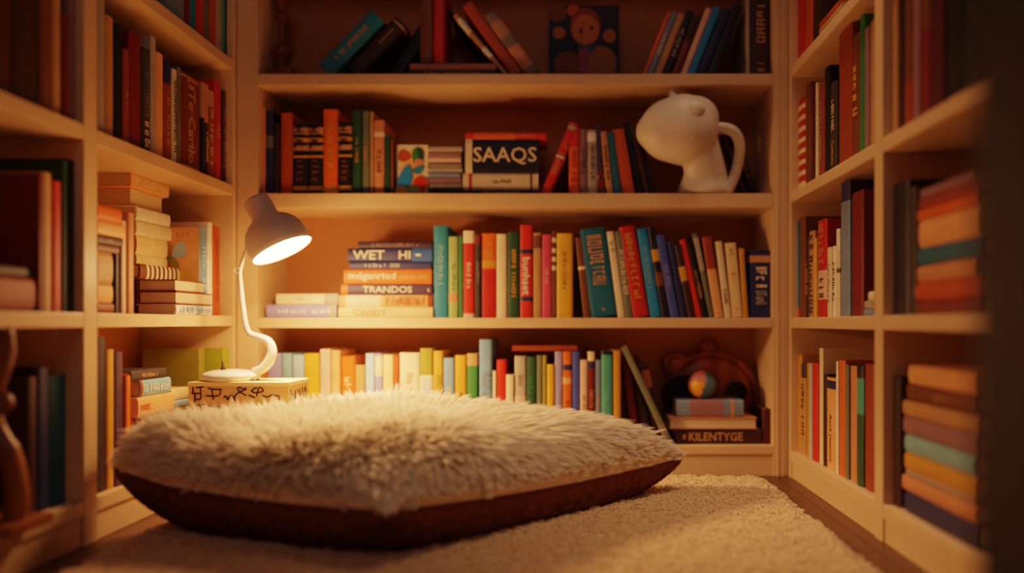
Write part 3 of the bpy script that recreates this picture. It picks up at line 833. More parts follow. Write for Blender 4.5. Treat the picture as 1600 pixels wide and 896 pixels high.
side_row(-1, ZL[1], [
  (313, 325, 356, 'steel blue', dict(d=.105, note='with colourful tan cover beside white book', title=G(115, 8), tcol='pale blue', art_side=0, art=[
    ('rect', 'pale orange', .5, .5, .051, .108, 0), ('blob', 'olive', .78, .45, .034, .050, 0), ('blob', 'orange', .83, .42, .024, .040, 0), ('blob', 'pale blue', .46, .74, .016, .022, .5),
    ('blob', 'yellow', .34, .28, .028, .050, 0), ('rect', 'brown', .42, .22, .0016, .012, -.5), ('rect', 'brown', .34, .24, .0016, .016, -.4), ('rect', 'brown', .26, .27, .0016, .014, -.4),
    ('rect', 'salmon', .5, .92, .003, .005, 0), ('rect', 'salmon', .38, .92, .003, .005, 0), ('rect', 'salmon', .26, .92, .003, .005, 0)])),
  (326, 333, 347, 'white', {}),
  (334, 347, 352, 'burnt orange', dict(title=G(116, 12), tcol='rust', twidth=.4)),
], 'third lamp-side shelf', gL, ('x', 'bookcase end'))
# lamp side, bottom shelf
side_row(-1, ZL[0], [
  (153, 168, 505, 'dark navy', dict(h=.30)), (169, 180, 547, 'mustard', {}), (181, 194, 550, 'purple', {}), (198, 205, 588, 'orange', {}),
], 'bottom lamp-side shelf', gL, ('bookcase post', 'stack'))
side_flat(-1, ZL[0], [
  (210, 266, 34, -.915, 'reddish brown', dict(), 'reddish brown flat book lowest of the lower stack, bottom lamp-side shelf'),
  (208, 266, 30, -.915, 'tan', dict(), 'tan flat book second from bottom of lower stack, bottom lamp-side shelf'),
  (212, 264, 26, -.915, 'brown', dict(bands=[(.1, .85, 'gold')]), 'brown flat book with gold panel under orange book, bottom lamp-side shelf'),
  (216, 272, 30, -.905, 'pale orange', dict(titles=[(G(117, 4), 'orange', (.7, .95), .3)]), 'pale orange flat book under teal book, bottom lamp-side shelf'),
  (219, 267, 25, -.910, 'pale teal', dict(titles=[(G(118, 10), 'white', (.1, .9), .5)], bands=[(.93, 1, 'rust')]), 'pale teal flat book in the lower stack, bottom lamp-side shelf'),
  (205, 260, 16, -.910, 'dark grey', dict(titles=[(G(119, 10), 'tan', (.1, .9), .4)]), 'dark grey flat book topmost of lower stack, bottom lamp-side shelf'),
], gS)
side_flat(-1, ZL[0], [
  (270, 296, 30, -.925, 'tan', dict(), 'tan flat book lowest of small stack beside the scribbled box, bottom lamp-side shelf'),
  (270, 292, 14, -.925, 'reddish brown', dict(), 'reddish brown flat book low in small stack beside scribbled box, bottom lamp-side shelf'),
  (270, 290, 10, -.925, 'white', dict(), 'white slim flat book in small stack beside scribbled box, bottom lamp-side shelf'),
  (270, 289, 10, -.925, 'salmon', dict(), 'salmon flat book in small stack beside scribbled box, bottom lamp-side shelf'),
  (268, 294, 20, -.92, 'yellow', dict(titles=[(G(120, 5), 'orange', (.2, .8), .3)]), 'yellow lettered flat book under blue book, small stack, bottom lamp-side shelf'),
  (270, 295, 11, -.92, 'pale blue', dict(), 'pale blue flat book in small stack beside scribbled box, bottom lamp-side shelf'),
  (268, 295, 19, -.92, 'pale yellow', dict(titles=[(G(121, 3), 'mustard', (.3, .6), .3)]), 'pale yellow flat book topmost of small stack, bottom lamp-side shelf'),
], gS)
b = make_book(.030, wz(545, 1.90) - ZL[0], .145, 'olive', (-.935, 1.905, ZL[0]), pi / 2, 0)
put_label(b, 'tall olive green book behind the small stack, bottom lamp-side shelf', gL)
b = make_book(.034, wz(545, 1.94) - ZL[0], .15, 'lime green', (-.892, 1.943, ZL[0]), pi / 2, 0, art_side=0, art=[('rect', 'lime green', .12, .5, .012, .10, 0)])
put_label(b, 'lime green tall book behind the lamp base, bottom lamp-side shelf', gL)

# near bay, lamp side (out of focus)
side_row(-1, ZL[3], [(20, 60, 0, 'dark brown', dict(h=.24)), (61, 95, 0, 'reddish brown', dict(h=.26)), (96, 128, 0, 'grey', dict(h=.25))], 'top lamp-side shelf, dark bay', gL, ('shadow', 'bookcase post'))
side_row(-1, ZL[2], [
  (-19, 20, 0, 'maroon', dict(h=.28)), (21, 62, 0, 'dark brown', dict(h=.27)), (63, 84, 0, 'brown', dict(h=.27)), (85, 99, 0, 'tan', dict(h=.25)),
  (100, 109, 0, 'dark red', dict(h=.19)), (110, 131, 0, 'mauve', dict(h=.25)),
], 'second lamp-side shelf, dark bay', gL, ('shadow', 'bookcase post'))
side_row(-1, ZL[1], [
  (62, 68, 256, 'dark red', dict(d=.18, h=.235)), (69, 84, 268, 'tan', {}), (85, 99, 282, 'red', {}), (100, 107, 250, 'dark green', {}), (108, 131, 248, 'black', {}),
], 'third lamp-side shelf, dark bay', gL, ('shadow', 'bookcase post'))
side_flat(-1, ZL[1], [
  (-60, 58, 56, -.905, 'rust', dict(d=.16), 'rust brown flat box-like book lowest in the dark bay, third lamp-side shelf'),
  (-60, 56, 18, -.91, 'dark navy', dict(d=.15), 'dark navy flat book on rust brown book in dark bay, third lamp-side shelf'),
], gS)
side_row(-1, ZL[0], [
  (46, 60, 590, 'dark brown', {}), (61, 78, 575, 'navy', {}), (79, 108, 588, 'deep teal', {}), (109, 116, 600, 'dark red', {}), (117, 129, 580, 'dark navy', {}),
], 'bottom lamp-side shelf, dark bay', gL, ('wooden scroll', 'bookcase post'), .03)
# curved wooden scroll at the frame's edge
Ys_ = 1.19; ks = Ys_ / F
scr = empty('wooden_scroll', (wx(22, Ys_) - .01, Ys_, ZL[0]))
sp = [((px - 22) * ks, 0, wz(py, Ys_) - ZL[0]) for px, py in ((-8, 520), (4, 506), (16, 515), (19, 545), (10, 580), (-4, 620), (2, 665), (20, 700), (33, 745), (36, 790), (30, 812))]
tube('curl', spline(sp, 5), [.012] * 15 + [.014] * 20 + [.017] * 16, wood_dark('honey_wood', '6a3514', '8f5322'), scr, 12)
box('base', -.055, .04, -.05, .05, 0, .016, wood_dark('honey_wood', '6a3514', '8f5322'), scr, .004)
ellipsoid('knot', (-14 * ks, 0, wz(630, Ys_) - ZL[0]), (.022, .018, .02), wood_dark('honey_wood', '6a3514', '8f5322'), scr)
tag(scr, 'honey brown curved wooden scroll ornament in the dark bay, bottom lamp-side shelf', 'ornament')

# rug side, far bay
side_row(1, ZR[3], [
  (1244, 1234, 0, 'grey blue', dict(h=.27)), (1256, 1245, 0, 'red', dict(h=.28)), (1268, 1257, 0, 'burnt orange', dict(h=.27)), (1276, 1269, 0, 'dark brown', dict(h=.25)),
], 'top rug-side shelf', gR, ('bookcase end', 'flat books'))
side_flat(1, ZR[3], [
  (1312, 1278, 12, .60, 'dark navy', {}, 'dark navy flat book lowest of three, top rug-side shelf'),
  (1314, 1280, 12, .60, 'tan', {}, 'tan flat book on the navy one, top rug-side shelf'),
  (1310, 1278, 14, .605, 'burnt orange', {}, 'burnt orange flat book upper of three, top rug-side shelf'),
], gS.replace('beside', 'across from'))
side_row(1, ZR[2], [
  (1255, 1245, 150, 'red', dict(bands=[(.04 + .12 * i, .09 + .12 * i, 'cream') for i in range(8)], note='with cream stripes beside bookcase end')),
  (1264, 1256, 127, 'brown', {}), (1272, 1265, 133, 'maroon', dict(title=G(130, 8), tcol='rust')), (1276, 1273, 128, 'cream', {}), (1286, 1277, 125, 'rust', dict(title=G(131, 14), tcol='pale grey', twidth=.3)),
  (1296, 1287, 101, 'black', {}), (1306, 1297, 124, 'dark grey', dict(titles=[(G(132, 8), 'cream', (.45, .8), .5), ('Corbnre', 'gold', (.08, .35), .5)])),
  (1329, 1308, 35, 'rust', dict(d=.16)), (1341, 1330, 48, 'brown', dict(title=G(133, 6), tcol='yellow', trange=(.35, .75), twidth=.6)), (1349, 1342, 20, 'green', {}), (1357, 1350, 40, 'mauve', {}), (1364, 1358, 30, 'tan', {}),
], 'second rug-side shelf', gR, ('bookcase end', 'bookcase post'))
side_row(1, ZR[1], [
  (1246, 1239, 345, 'teal', dict(bands=[(0, .1, 'orange')])), (1256, 1247, 338, 'brown', dict(d=.16)), (1262, 1257, 370, 'dark brown', dict(titles=[(G(134, 8), 'tan', (.1, .9), .6)])), (1271, 1263, 360, 'tan', dict(titles=[(G(135, 10), 'dark brown', (.05, .95), .6)])),
  (1275, 1272, 372, 'yellow', {}), (1290, 1276, 341, 'red', dict(titles=[(G(136, 9), 'salmon', (.55, .95), .6), (G(137, 3), 'dark grey', (.2, .4), .5)], bands=[(.18, .48, 'pale pink')])),
  (1297, 1291, 386, 'cream', dict(titles=[(G(138, 9), 'grey', (.1, .9), .5)])), (1304, 1298, 384, 'white', dict(titles=[(G(139, 8), 'dark grey', (.1, .9), .5)])), (1310, 1305, 357, 'cream', dict(bands=[(.75, 1, 'white'), (.5, .55, 'brown')])),
  (1326, 1312, 280, 'navy', dict(d=.18, bands=[(.0, .85, 'grey blue')])), (1346, 1328, 296, 'dark red', dict(d=.18)),
], 'third rug-side shelf', gR, ('bookcase end', 'small pale stack'))
side_flat(1, ZR[1], [
  (1366, 1350, 12, .592, 'grey blue', dict(d=.10), 'grey blue flat book lowest of tiny stack beside the post, third rug-side shelf'),
  (1366, 1351, 12, .592, 'pale grey', dict(d=.10), 'pale grey flat book middle of tiny stack beside the post, third rug-side shelf'),
  (1366, 1357, 14, .590, 'cream', dict(d=.08), 'cream flat book topmost of tiny stack beside the post, third rug-side shelf'),
], gR)
side_row(1, ZR[0], [
  (1244, 1239, 558, 'steel blue', {}), (1250, 1245, 555, 'mustard', {}), (1258, 1251, 570, 'tan', dict(bands=[(.85, 1, 'dark grey')], title=G(140, 8), tcol='dark brown')),
  (1263, 1259, 568, 'gold', {}), (1267, 1264, 568, 'pale blue', {}), (1277, 1268, 568, 'bright red', {}), (1283, 1278, 545, 'cream', dict(d=.2)),
  (1289, 1284, 556, 'dark brown', dict(d=.18, h=.215)), (1305, 1290, 592, 'pale orange', dict(titles=[('Asid Jwannt', 'brown', (.05, .65), .3)], bands=[(.88, .97, 'navy')], note='with brown script beneath dark book top')),
  (1309, 1306, 565, 'white', {}), (1319, 1310, 564, 'orange', {}), (1325, 1320, 570, 'grey green', {}), (1336, 1326, 573, 'salmon', {}),
  (1347, 1337, 573, 'sea green', dict(bands=[(.0, .6, 'dark green'), (.9, 1, 'dark navy')])), (1363, 1348, 570, 'rust', {}),
], 'bottom rug-side shelf', gR, ('bookcase end', 'bookcase post'))

# rug side, near bay (out of focus)
side_row(1, ZR[3], [(1400, 1382, 0, 'brown', dict(h=.25)), (1440, 1402, 0, 'maroon', dict(h=.26)), (1480, 1442, 0, 'dark grey', dict(h=.24))], 'top rug-side shelf, dark bay', gR, ('bookcase post', 'shadow'))
side_row(1, ZR[2], [  # dim light of this bay is put into darker cover colours
  (1391, 1381, 0, 'dark grey', dict(h=.27)), (1401, 1392, 0, 'tan', dict(h=.30)), (1411, 1402, 0, 'dark brown', dict(h=.29)), (1425, 1412, 0, 'brown', dict(h=.28, bands=[(.0, .3, 'rust')])), (1436, 1426, 0, 'mauve', dict(h=.24)),
  (1452, 1437, 0, 'dark red', dict(h=.30, bands=[(.5, .75, 'brown')])), (1473, 1453, 0, 'maroon', dict(h=.27)), (1500, 1474, 0, 'black', dict(h=.28)), (1530, 1501, 0, 'dark navy', dict(h=.28)),
], 'second rug-side shelf, dark bay', gR, ('bookcase post', 'shadow'))
side_row(1, ZR[1], [
  (1392, 1381, 400, 'tan', {}), (1418, 1393, 280, 'dark navy', {}), (1430, 1419, 290, 'dark grey', {}),
], 'third rug-side shelf, dark bay', gR, ('bookcase post', 'flat stack'))
side_flat(1, ZR[1], [
  (1530, 1432, 24, .60, 'reddish brown', dict(d=.14), 'reddish brown flat book lowest of the blurred tilted stack, third rug-side shelf'),
  (1528, 1430, 30, .60, 'burnt orange', dict(d=.14), 'burnt orange flat book second from bottom of blurred stack, third rug-side shelf'),
  (1522, 1434, 28, .60, 'salmon', dict(d=.14), 'salmon flat book below the dark teal one, blurred stack, third rug-side shelf'),
  (1530, 1434, 30, .60, 'deep teal', dict(d=.14), 'dark teal flat book mid blurred stack, third rug-side shelf'),
  (1526, 1436, 46, .60, 'pale orange', dict(d=.14), 'thick pale orange flat book above teal book, blurred stack, third rug-side shelf'),
  (1524, 1434, 18, .60, 'orange', dict(d=.14), 'orange flat book third from top of blurred stack, third rug-side shelf'),
  (1526, 1436, 18, .60, 'rust', dict(d=.14), 'rust flat book second from top of blurred stack, third rug-side shelf'),
  (1520, 1438, 16, .60, 'mauve', dict(d=.14), 'mauve flat book topmost of blurred stack, third rug-side shelf'),
], 'flat books in the dark bay across from the lamp')
side_row(1, ZR[0], [(1392, 1381, 575, 'brown', {}), (1404, 1393, 590, 'dark brown', {})], 'bottom rug-side shelf, dark bay', gR, ('bookcase post', 'flat stack'))
side_flat(1, ZR[0], [
  (1524, 1414, 36, .60, 'navy', dict(d=.14), 'navy flat book lowest of the blurred stack, bottom rug-side shelf'),
  (1522, 1410, 26, .60, 'salmon', dict(d=.14), 'salmon flat book on the lowest navy book, bottom rug-side shelf'),
  (1520, 1416, 10, .605, 'pale grey', dict(d=.14), 'pale grey slim flat book under yellow book, bottom rug-side shelf'),
  (1522, 1414, 30, .60, 'mustard', dict(d=.14), 'mustard yellow flat book under pale teal book, bottom rug-side shelf'),
  (1520, 1414, 30, .60, 'pale teal', dict(d=.14), 'pale teal flat book in blurred stack, bottom rug-side shelf'),
  (1524, 1412, 32, .60, 'mauve', dict(d=.14), 'mauve flat book above pale teal book, bottom rug-side shelf'),
  (1526, 1411, 26, .60, 'tan', dict(d=.14), 'tan flat book third from top of blurred stack, bottom rug-side shelf'),
  (1522, 1417, 28, .605, 'brown', dict(d=.14, titles=[(G(150, 4), 'gold', (.3, .6), .4)]), 'brown flat book with gilt marks second from top, bottom rug-side shelf'),
  (1522, 1420, 32, .605, 'pale orange', dict(d=.14), 'pale orange flat book topmost of blurred stack, bottom rug-side shelf'),
], 'flat books in the dark bay across from the lamp')

# ------------------------------------------------------------------ scribbled box
bY0, bY1 = 1.73, 1.86
bx0, bx1 = XL + .008, wx(451, bY0)
bh = .272
M_BOX = paint('box_board', 'd9b27a', .75, .05, 20)
bxo = empty('cardboard_box', ((bx0 + bx1) / 2, (bY0 + bY1) / 2, 0))
hw, hd = (bx1 - bx0) / 2, (bY1 - bY0) / 2
box('box_body', -hw, hw, -hd, hd, 0, bh - .010, M_BOX, bxo, .002)
box('lid', -hw - .0015, hw + .0015, -hd - .0015, hd + .0015, bh - .010, bh, paint('box_lid', 'e6cd96', .7, .04, 20), bxo, .002)
box('lid_slot', -.01, hw - .03, -.035, -.020, bh, bh + .0006, M_INK, bxo)  # flat dark strip on the lid; the slot's shade is painted
def bp(u, v): return ((wx(285 + .13125 * u, bY0) - bxo.location.x), -hd - .0008, wz(580 + .13125 * v, bY0))
strokes = [[(125, 192), (130, 270)], [(110, 270), (215, 268)], [(150, 275), (150, 372)], [(215, 190), (218, 328), (165, 337)], [(165, 200), (255, 190)],
 [(310, 195), (330, 215), (475, 220)], [(350, 215), (362, 290), (370, 345)], [(455, 225), (435, 295), (280, 296)],
 [(495, 318), (518, 296), (540, 345), (555, 315), (585, 286), (605, 310), (630, 355)],
 [(615, 320), (650, 272), (750, 222), (755, 205), (735, 218)], [(720, 220), (690, 196), (658, 210), (680, 245), (765, 295)],
 [(815, 235), (860, 260), (935, 252), (966, 232), (930, 195), (905, 220), (885, 300)], [(830, 235), (860, 208), (890, 202)], [(790, 290), (865, 318)],
 [(955, 290), (1010, 310), (1070, 286), (1105, 300), (1075, 350)], [(1090, 292), (1150, 302), (1160, 350)]]
V, Fc = [], []
for st in strokes + [[(a, b + 210) for a, b in s] for s in strokes[:9]]:
    v, f = tube_data(spline([bp(*p) for p in st], 4) if len(st) > 2 else [bp(*p) for p in st], .0017, 6)
    n0 = len(V); V += v; Fc += [tuple(i + n0 for i in q) for q in f]
from_py('ink_scribble', V, Fc, M_INK, bxo)
V, Fc = [], []
def bs(u, v): return (hw + .0008, -hd + .006 + u * (2 * hd - .012), bh - .018 - v * .05)
for st in [[(.05, 0), (.05, .9)], [(.14, .2), (.10, .5), (.14, .8), (.20, .5), (.14, .2)], [(.30, .1), (.30, .8)], [(.42, .1), (.45, .7)], [(.5, .05), (.58, .4), (.52, .6)], [(.68, 0), (.70, .5)],
           [(.8, .3), (.85, .0), (.92, .3)], [(.5, 1.1), (.62, .9), (.7, 1.3)], [(.8, .8), (.86, .6), (.92, .9)], [(.3, 1.1), (.34, 1.5)]]:
    v, f = tube_data([bs(*p) for p in st], .0013, 6)
    n0 = len(V); V += v; Fc += [tuple(i + n0 for i in q) for q in f]
from_py('ink_scribble', V, Fc, M_INK, bxo)
tag(bxo, 'tan box covered in black hand-drawn symbols supporting the desk lamp', 'box')

# ------------------------------------------------------------------ desk lamp
Yl = 1.79; kl = Yl / F
lx = wx(361, Yl)
lamp = empty('desk_lamp', (lx, Yl, bh))
lc = lambda px, py, dy=0: ((px - 361) * kl, dy, wz(py, Yl) - bh)
lathe('base', [(0, .0), (.060, .0), (.064, .003), (.066, .010), (.0655, .014), (.058, .019), (.045, .023), (.025, .026), (0, .027)], M_LAMP, lamp, None, 48)
lathe('switch', [(0, .024), (.006, .024), (.0055, .030), (.0028, .034), (.003, .046), (0, .047)], paint('switch_brown', '3a1d10', .5), lamp, Matrix.Translation((-.010, -.02, 0)), 16)
stem = [lc(396, 581) + (.010,), lc(409, 577) + (.0115,), lc(420, 565) + (.0120,), lc(425, 549) + (.0115,), lc(419, 534) + (.0105,), lc(404, 527) + (.0090,), lc(391, 522) + (.0075,),
        lc(384, 508) + (.0065,), lc(379, 475) + (.006,), lc(375.5, 440) + (.0056,), lc(375, 424) + (.005,), lc(381, 402) + (.0042,), lc(393, 372, -.005) + (.0038,), lc(405, 346, -.012) + (.0035,)]
sp = spline(stem, 6)
tube('stem', [p[:3] for p in sp], [p[3] for p in sp], M_LAMP, lamp, 16)
tube('hook', [lc(371.5 + 4.5 * math.cos(a), 423 + 4 * math.sin(a), -.004) for a in np.linspace(.3, 5.8, 14)], .0013, M_LAMP, lamp, 8)
ax = Vector((.46, -.02, -.87)).normalized()
O = Vector(lc(450.5, 394, -.035))
zq = (-ax).to_track_quat('Z', 'Y').to_matrix().to_4x4()
MH = Matrix.Translation(O) @ zq
lathe('shade', [(.0690, .002), (.0705, .000), (.0720, .001), (.0725, .012), (.0722, .026), (.0690, .044), (.0610, .061), (.0490, .074), (.0390, .081), (.0325, .086), (.0305, .092), (.0305, .124), (.0285, .134), (.021, .139), (0, .140)], M_LAMP, lamp, MH, 56)
lathe('shade_lining', [(.0690, .002), (.070, .014), (.0690, .026), (.066, .043), (.058, .059), (.046, .071), (.036, .078), (0, .080)], paint('lining_white', 'f4ead8', .5, .02), lamp, MH, 56)
lathe('diffuser', [(.0695, .006), (.05, .0055), (0, .005)], emit('lamp_glow', (1.0, .80, .50), 14.0), lamp, MH, 48)
tag(lamp, 'lit off-white gooseneck desk lamp standing on the scribbled box', 'lamp')

WARM = (1.0, .43, .15)
def add_light(kind, name, loc, energy, col, **kw):
    l = bpy.data.lights.new(name, kind); l.energy = energy; l.color = col
    for k_, v_ in kw.items(): setattr(l, k_, v_)
    o = bpy.data.objects.new(name, l); o.location = loc; COL.objects.link(o); return o
lw = Vector((lx, Yl, bh)) + O + ax * .012
ar = add_light('AREA', 'lamp_light', lw, 4.0, WARM, shape='DISK', size=.12)
ar.rotation_euler = ax.to_track_quat('-Z', 'Y').to_euler()
pt = add_light('POINT', 'lamp_bulb', Vector((lx, Yl, bh)) + O + ax * .05, 5.4, WARM, shadow_soft_size=.03)
sp_ = add_light('SPOT', 'lamp_beam', lw + ax * .01, 50.0, WARM, spot_size=math.radians(112), spot_blend=.75, shadow_soft_size=.045)
sp_.rotation_euler = ax.to_track_quat('-Z', 'Y').to_euler()
fl = add_light('AREA', 'room_fill', (-.1, -.5, 2.1), 2.4, (1.0, .72, .62), shape='RECTANGLE', size=.9, size_y=.6)  # unseen soft fill added for the room's dim ambience, no fixture
fl.rotation_euler = (math.radians(62), 0, 0)
cl = add_light('AREA', 'overhead_fill', (.42, 1.50, 2.15), 2.2, (1.0, .56, .30), shape='DISK', size=.35, spread=math.radians(52))  # fill added overhead to brighten cushion and rug, no ceiling fixture

# ------------------------------------------------------------------ cushion
RUGZ = .016
cF = np.array((-.295, 1.205)); cR = np.array((.262, 1.765)); cL = np.array((-.915, 1.42)); cB = np.array((-.40, 1.88))
zF, zR_, zL_, zB = .105, .088, .130, .13
def seam(u, v):
    cc = np.clip((v - u - 1.45) / .55, 0, 1)
    u2 = u * (1 - .05 * (1 - v * v)) * (1 - .09 * cc); v2 = v * (1 - .06 * (1 - u * u)) * (1 - .09 * cc)
    a, b_, c, d = (1 - u2) * (1 - v2) / 4, (1 + u2) * (1 - v2) / 4, (1 - u2) * (1 + v2) / 4, (1 + u2) * (1 + v2) / 4
    xy = a * cF[0] + b_ * cR[0] + c * cL[0] + d * cB[0], a * cF[1] + b_ * cR[1] + c * cL[1] + d * cB[1]
    z = a * zF + b_ * zR_ + c * zL_ + d * zB - .018 * (1 - u * u * v * v)
    return xy[0], xy[1], z
def shape(u, v, p=2.4, q=.5):
    return np.maximum(0, (1 - np.abs(u) ** p) * (1 - np.abs(v) ** p)) ** q
def cush_top(u, v):
    x, y, z = seam(u, v)
    h = (.120 + .022 * np.clip(u + .1, -.6, .8)) * shape(u, v, 3.2, .40) + .060 * np.exp(-((u + .9) ** 2 / .16 + (v - .9) ** 2 / .12)) * shape(u, v, 4, .35)
    h = h - .008 * np.exp(-((u - .18) ** 2 / .10 + (v - .15) ** 2 / .12)) * shape(u, v)
    h = h + .012 * np.sin(3.1 * u + 1) * np.sin(2.7 * v) * shape(u, v)
    return x, y, z + h
def cush_bot(u, v):
    x, y, z = seam(u, v)
    zz = z - .13 * shape(u, v, 3.0, .38)
    return x, y, np.maximum(zz, RUGZ)
NG = 64
gu = np.sin(np.linspace(-pi / 2, pi / 2, NG + 1))
def grid_mesh(fn, flip):
    U, Vv = np.meshgrid(gu, gu, indexing='ij'); x, y, z = fn(U, Vv)
    P = np.stack([x, y, z], -1).reshape(-1, 3); Q = []
    for i in range(NG):
        for j in range(NG):
            a = i * (NG + 1) + j; q = (a, a + NG + 1, a + NG + 2, a + 1)
            Q.append(q[::-1] if flip else q)
    return P, Q
cush = empty('cushion', (-.3, 1.6, RUGZ))
off = np.array(cush.location)
P, Q = grid_mesh(cush_top, False)
M_FURB = paint('fur_base', 'e8d4b0', .9, .1, 30)
from_py('cushion_top', P - off, Q, M_FURB, cush, True)
P, Q = grid_mesh(cush_bot, True)
from_py('underside', P - off, Q, paint('brown_plush', '6a331f', .85, .25, 60, .4, 500), cush, True)
# seam piping
edge = [(t, -1) for t in gu] + [(1, t) for t in gu[1:]] + [(t, 1) for t in gu[::-1][1:]] + [(-1, t) for t in gu[::-1][1:]]
pp = [np.array(seam(np.float64(a), np.float64(b_))) - off for a, b_ in edge]
tube('piping', pp, .0035, paint('brown_piping', '5a2414', .8, .2), cush, 8)

def hair_mat(name, c1, c2, rough=.6, trans=True):
    m, nt, b = nodes_of(name)
    hi = nt.nodes.new('ShaderNodeHairInfo')
    rp = nt.nodes.new('ShaderNodeValToRGB'); rp.color_ramp.elements[0].color = lin(c1) + (1,); rp.color_ramp.elements[1].color = lin(c2) + (1,)
    nt.links.new(hi.outputs['Intercept'], rp.inputs['Fac']); nt.links.new(rp.outputs['Color'], b.inputs['Base Color'])
    b.inputs['Roughness'].default_value = rough; b.inputs['Specular IOR Level'].default_value = .25
    tl = nt.nodes.new('ShaderNodeBsdfTranslucent'); nt.links.new(rp.outputs['Color'], tl.inputs['Color'])
    mx = nt.nodes.new('ShaderNodeMixShader'); mx.inputs[0].default_value = .3
    out = nt.nodes['Material Output']
    nt.links.new(b.outputs[0], mx.inputs[1]); nt.links.new(tl.outputs[0], mx.inputs[2]); nt.links.new(mx.outputs[0], out.inputs['Surface'])
    return m

def curves_obj(name, P, rad, mat, parent):
    """P (n,k,3) strand points"""
    n, kk, _ = P.shape
    cu = bpy.data.hair_curves.new(name); cu.add_curves([kk] * n)
    cu.attributes['position'].data.foreach_set('vector', np.ascontiguousarray(P, np.float32).reshape(-1))
    r = cu.attributes.get('radius') or cu.attributes.new('radius', 'FLOAT', 'POINT')
    r.data.foreach_set('value', np.ascontiguousarray(rad, np.float32).reshape(-1))
    cu.materials.append(mat)
    o = bpy.data.objects.new(name, cu); COL.objects.link(o)
    if parent: o.parent = parent
    o['kind'] = 'stuff'
    return o

def normals(fn, u, v, e=1e-3):
    p = lambda a, b_: np.stack(fn(np.clip(a, -1, 1), np.clip(b_, -1, 1)), -1)
    du = p(u + e, v) - p(u - e, v); dv = p(u, v + e) - p(u, v - e)
    n = np.cross(du, dv); n /= np.linalg.norm(n, axis=1, keepdims=True) + 1e-12
    n[n[:, 2] < 0] *= -1
    return n

def fur(fn, nt_, per, length, lift, comb, wid, name, mat, rad0, outward=.9, drop=0.):
    u = rng.uniform(-1, 1, nt_); v = rng.uniform(-1, 1, nt_)
    # a few more tufts along the border
    k = nt_ // 6; sgn = rng.choice([-1, 1], k); m = rng.random(k) < .5
    u[:k] = np.where(m, sgn * rng.uniform(.93, .995, k), u[:k]); v[:k] = np.where(~m, sgn * rng.uniform(.93, .995, k), v[:k])
    p = np.stack(fn(u, v), -1); n = normals(fn, u, v)
    c = np.array([p[:, 0].mean() - .05, p[:, 1].mean() - .05])
    o = p[:, :2] - c; ol = np.linalg.norm(o, axis=1, keepdims=True); o = o / (ol + 1e-6) * np.clip(ol / .25, .15, 1)
    sw = np.stack([np.sin(9 * p[:, 0] + 5 * p[:, 1]) * .35 + comb[0], np.cos(7 * p[:, 1] - 4 * p[:, 0]) * .35 + comb[1]], -1)
    t = np.zeros_like(p); t[:, :2] = o * outward + sw + rng.normal(0, .13, (nt_, 2)); t[:, 2] = -drop
    t -= n * (t * n).sum(1, keepdims=True)
    dirn = n * lift + t; dirn /= np.linalg.norm(dirn, axis=1, keepdims=True)
    L = length * rng.uniform(.6, 1.3, nt_) * (1 - .5 * np.clip((np.maximum(np.abs(u), np.abs(v)) - .86) / .12, 0, 1))
    tip = p + dirn * L[:, None]; tip[:, 2] -= .10 * L
    tu = np.repeat(np.arange(nt_), per); N = len(tu)
    r = rng.normal(0, wid, (N, 3)); r -= n[tu] * (r * n[tu]).sum(1, keepdims=True)
    root = p[tu] + r - n[tu] * .002
    tp = tip[tu] + r * .2 + rng.normal(0, length * .035, (N, 3)); tp = root + (tp - root) * rng.uniform(.7, 1.08, N)[:, None]
    mid = (root + tp) / 2 + n[tu] * (length * .16)
    s = np.linspace(0, 1, 5)[None, :, None]
    P = (1 - s) ** 2 * root[:, None] + 2 * s * (1 - s) * mid[:, None] + s ** 2 * tp[:, None]
    rad = rad0 * np.array([1, .95, .8, .55, .12])[None, :] * np.ones((N, 1))
    return curves_obj(name, P - off, rad, mat, cush)
fur(cush_top, 17000, 11, .036, .50, (.25, .0), .0032, 'fur', hair_mat('cream_fur', 'ecd8b2', 'fffaf0'), .00042)
fur(cush_bot, 9000, 8, .015, .35, (.25, -.1), .004, 'underside_nap', hair_mat('brown_fur', '5c2614', 'a8663f'), .0004, .6, .3)
fur(cush_top, 1700, 13, .050, .62, (.28, .0), .0030, 'guard_fur', bpy.data.materials['cream_fur'], .00042)
tag(cush, 'large fluffy cream fur floor cushion with brown underside lying on the rug', 'cushion')

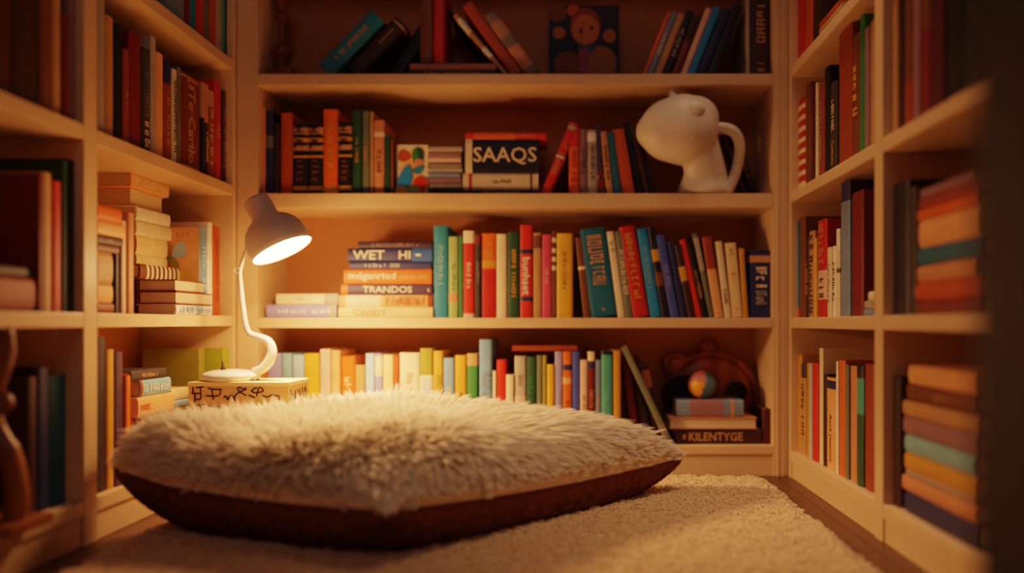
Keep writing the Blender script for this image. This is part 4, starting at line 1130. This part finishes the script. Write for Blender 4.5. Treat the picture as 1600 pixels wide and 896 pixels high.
# ------------------------------------------------------------------ rug
rx0, rx1, ry0, ry1 = -.80, .485, .55, 1.935
rug = empty('rug', ((rx0 + rx1) / 2, (ry0 + ry1) / 2, 0))
NX, NY = 90, 100
V, Q = [], []
for j in range(NY + 1):
    for i in range(NX + 1):
        x = rx0 + (rx1 - rx0) * i / NX; y = ry0 + (ry1 - ry0) * j / NY
        ed = min(1, min(i, NX - i, j, NY - j) / 2)
        V.append((x - rug.location.x, y - rug.location.y, .010 * ed + .0015 * random.random() + .0015))
for j in range(NY):
    for i in range(NX):
        a = j * (NX + 1) + i; Q.append((a, a + 1, a + NX + 2, a + NX + 1))
from_py('rug_base', V, Q, paint('rug_wool', 'c9a982', .95, .2, 60, .6, 400), rug, True)
N = 170000
yy = ry0 + .35 + (ry1 - ry0 - .35) * rng.random(N) ** .9
xx = rng.uniform(rx0 - .002, rx1 + .002, N)
root = np.stack([xx - rug.location.x, yy - rug.location.y, np.full(N, .008)], -1)
edgef = ((xx < rx0 + .015) | (xx > rx1 - .012) | (yy > ry1 - .012))
root[edgef, 2] = .004
low = np.sin(xx * 70 + 3 * np.sin(yy * 40)) * np.sin(yy * 62 + 2 * np.sin(xx * 55))
dv = np.stack([rng.normal(0, .5, N), rng.normal(0, .5, N), np.ones(N)], -1)
dv[:, 0] += np.where(xx > rx1 - .012, .8, 0); dv[:, 1] += np.where(yy > ry1 - .012, .8, 0)
dv /= np.linalg.norm(dv, axis=1, keepdims=True)
Lr = (.009 + .0035 * low + rng.uniform(-.003, .003, N))[:, None]
tip = root + dv * Lr
curl = tip + np.stack([rng.normal(0, .003, N), rng.normal(0, .003, N), -rng.uniform(0, .0025, N)], -1)
P = np.stack([root, (root + tip) / 2, tip, curl], 1)
rad = .0013 * np.array([.9, 1, 1.1, .8])[None, :] * np.ones((N, 1))
o = curves_obj('pile', P, rad, hair_mat('rug_pile', 'c4a27a', 'eed8b4', .8), rug)
tag(rug, 'beige short-pile shaggy rug on the wooden floor under the cushion', 'rug')

# ------------------------------------------------------------------ world, camera, view
w = bpy.data.worlds.new('world'); SC.world = w; w.use_nodes = True
bg = w.node_tree.nodes['Background']; bg.inputs['Color'].default_value = (.34, .18, .17, 1); bg.inputs['Strength'].default_value = .11

cam = bpy.data.cameras.new('camera'); co = bpy.data.objects.new('camera', cam); COL.objects.link(co)
co.location = (0, 0, CH); co.rotation_euler = (pi / 2, 0, 0)
cam.sensor_width = 36; cam.lens = 36 * F / 1600
cam.shift_x = -(VX - 800) / 1600; cam.shift_y = (VY - 448) / 1600
cam.clip_start = .02
cam.dof.use_dof = True; cam.dof.focus_distance = 1.72; cam.dof.aperture_fstop = .68
SC.camera = co
SC.view_settings.view_transform = 'Filmic'; SC.view_settings.look = 'Medium Contrast'
SC.view_settings.exposure = 0.08
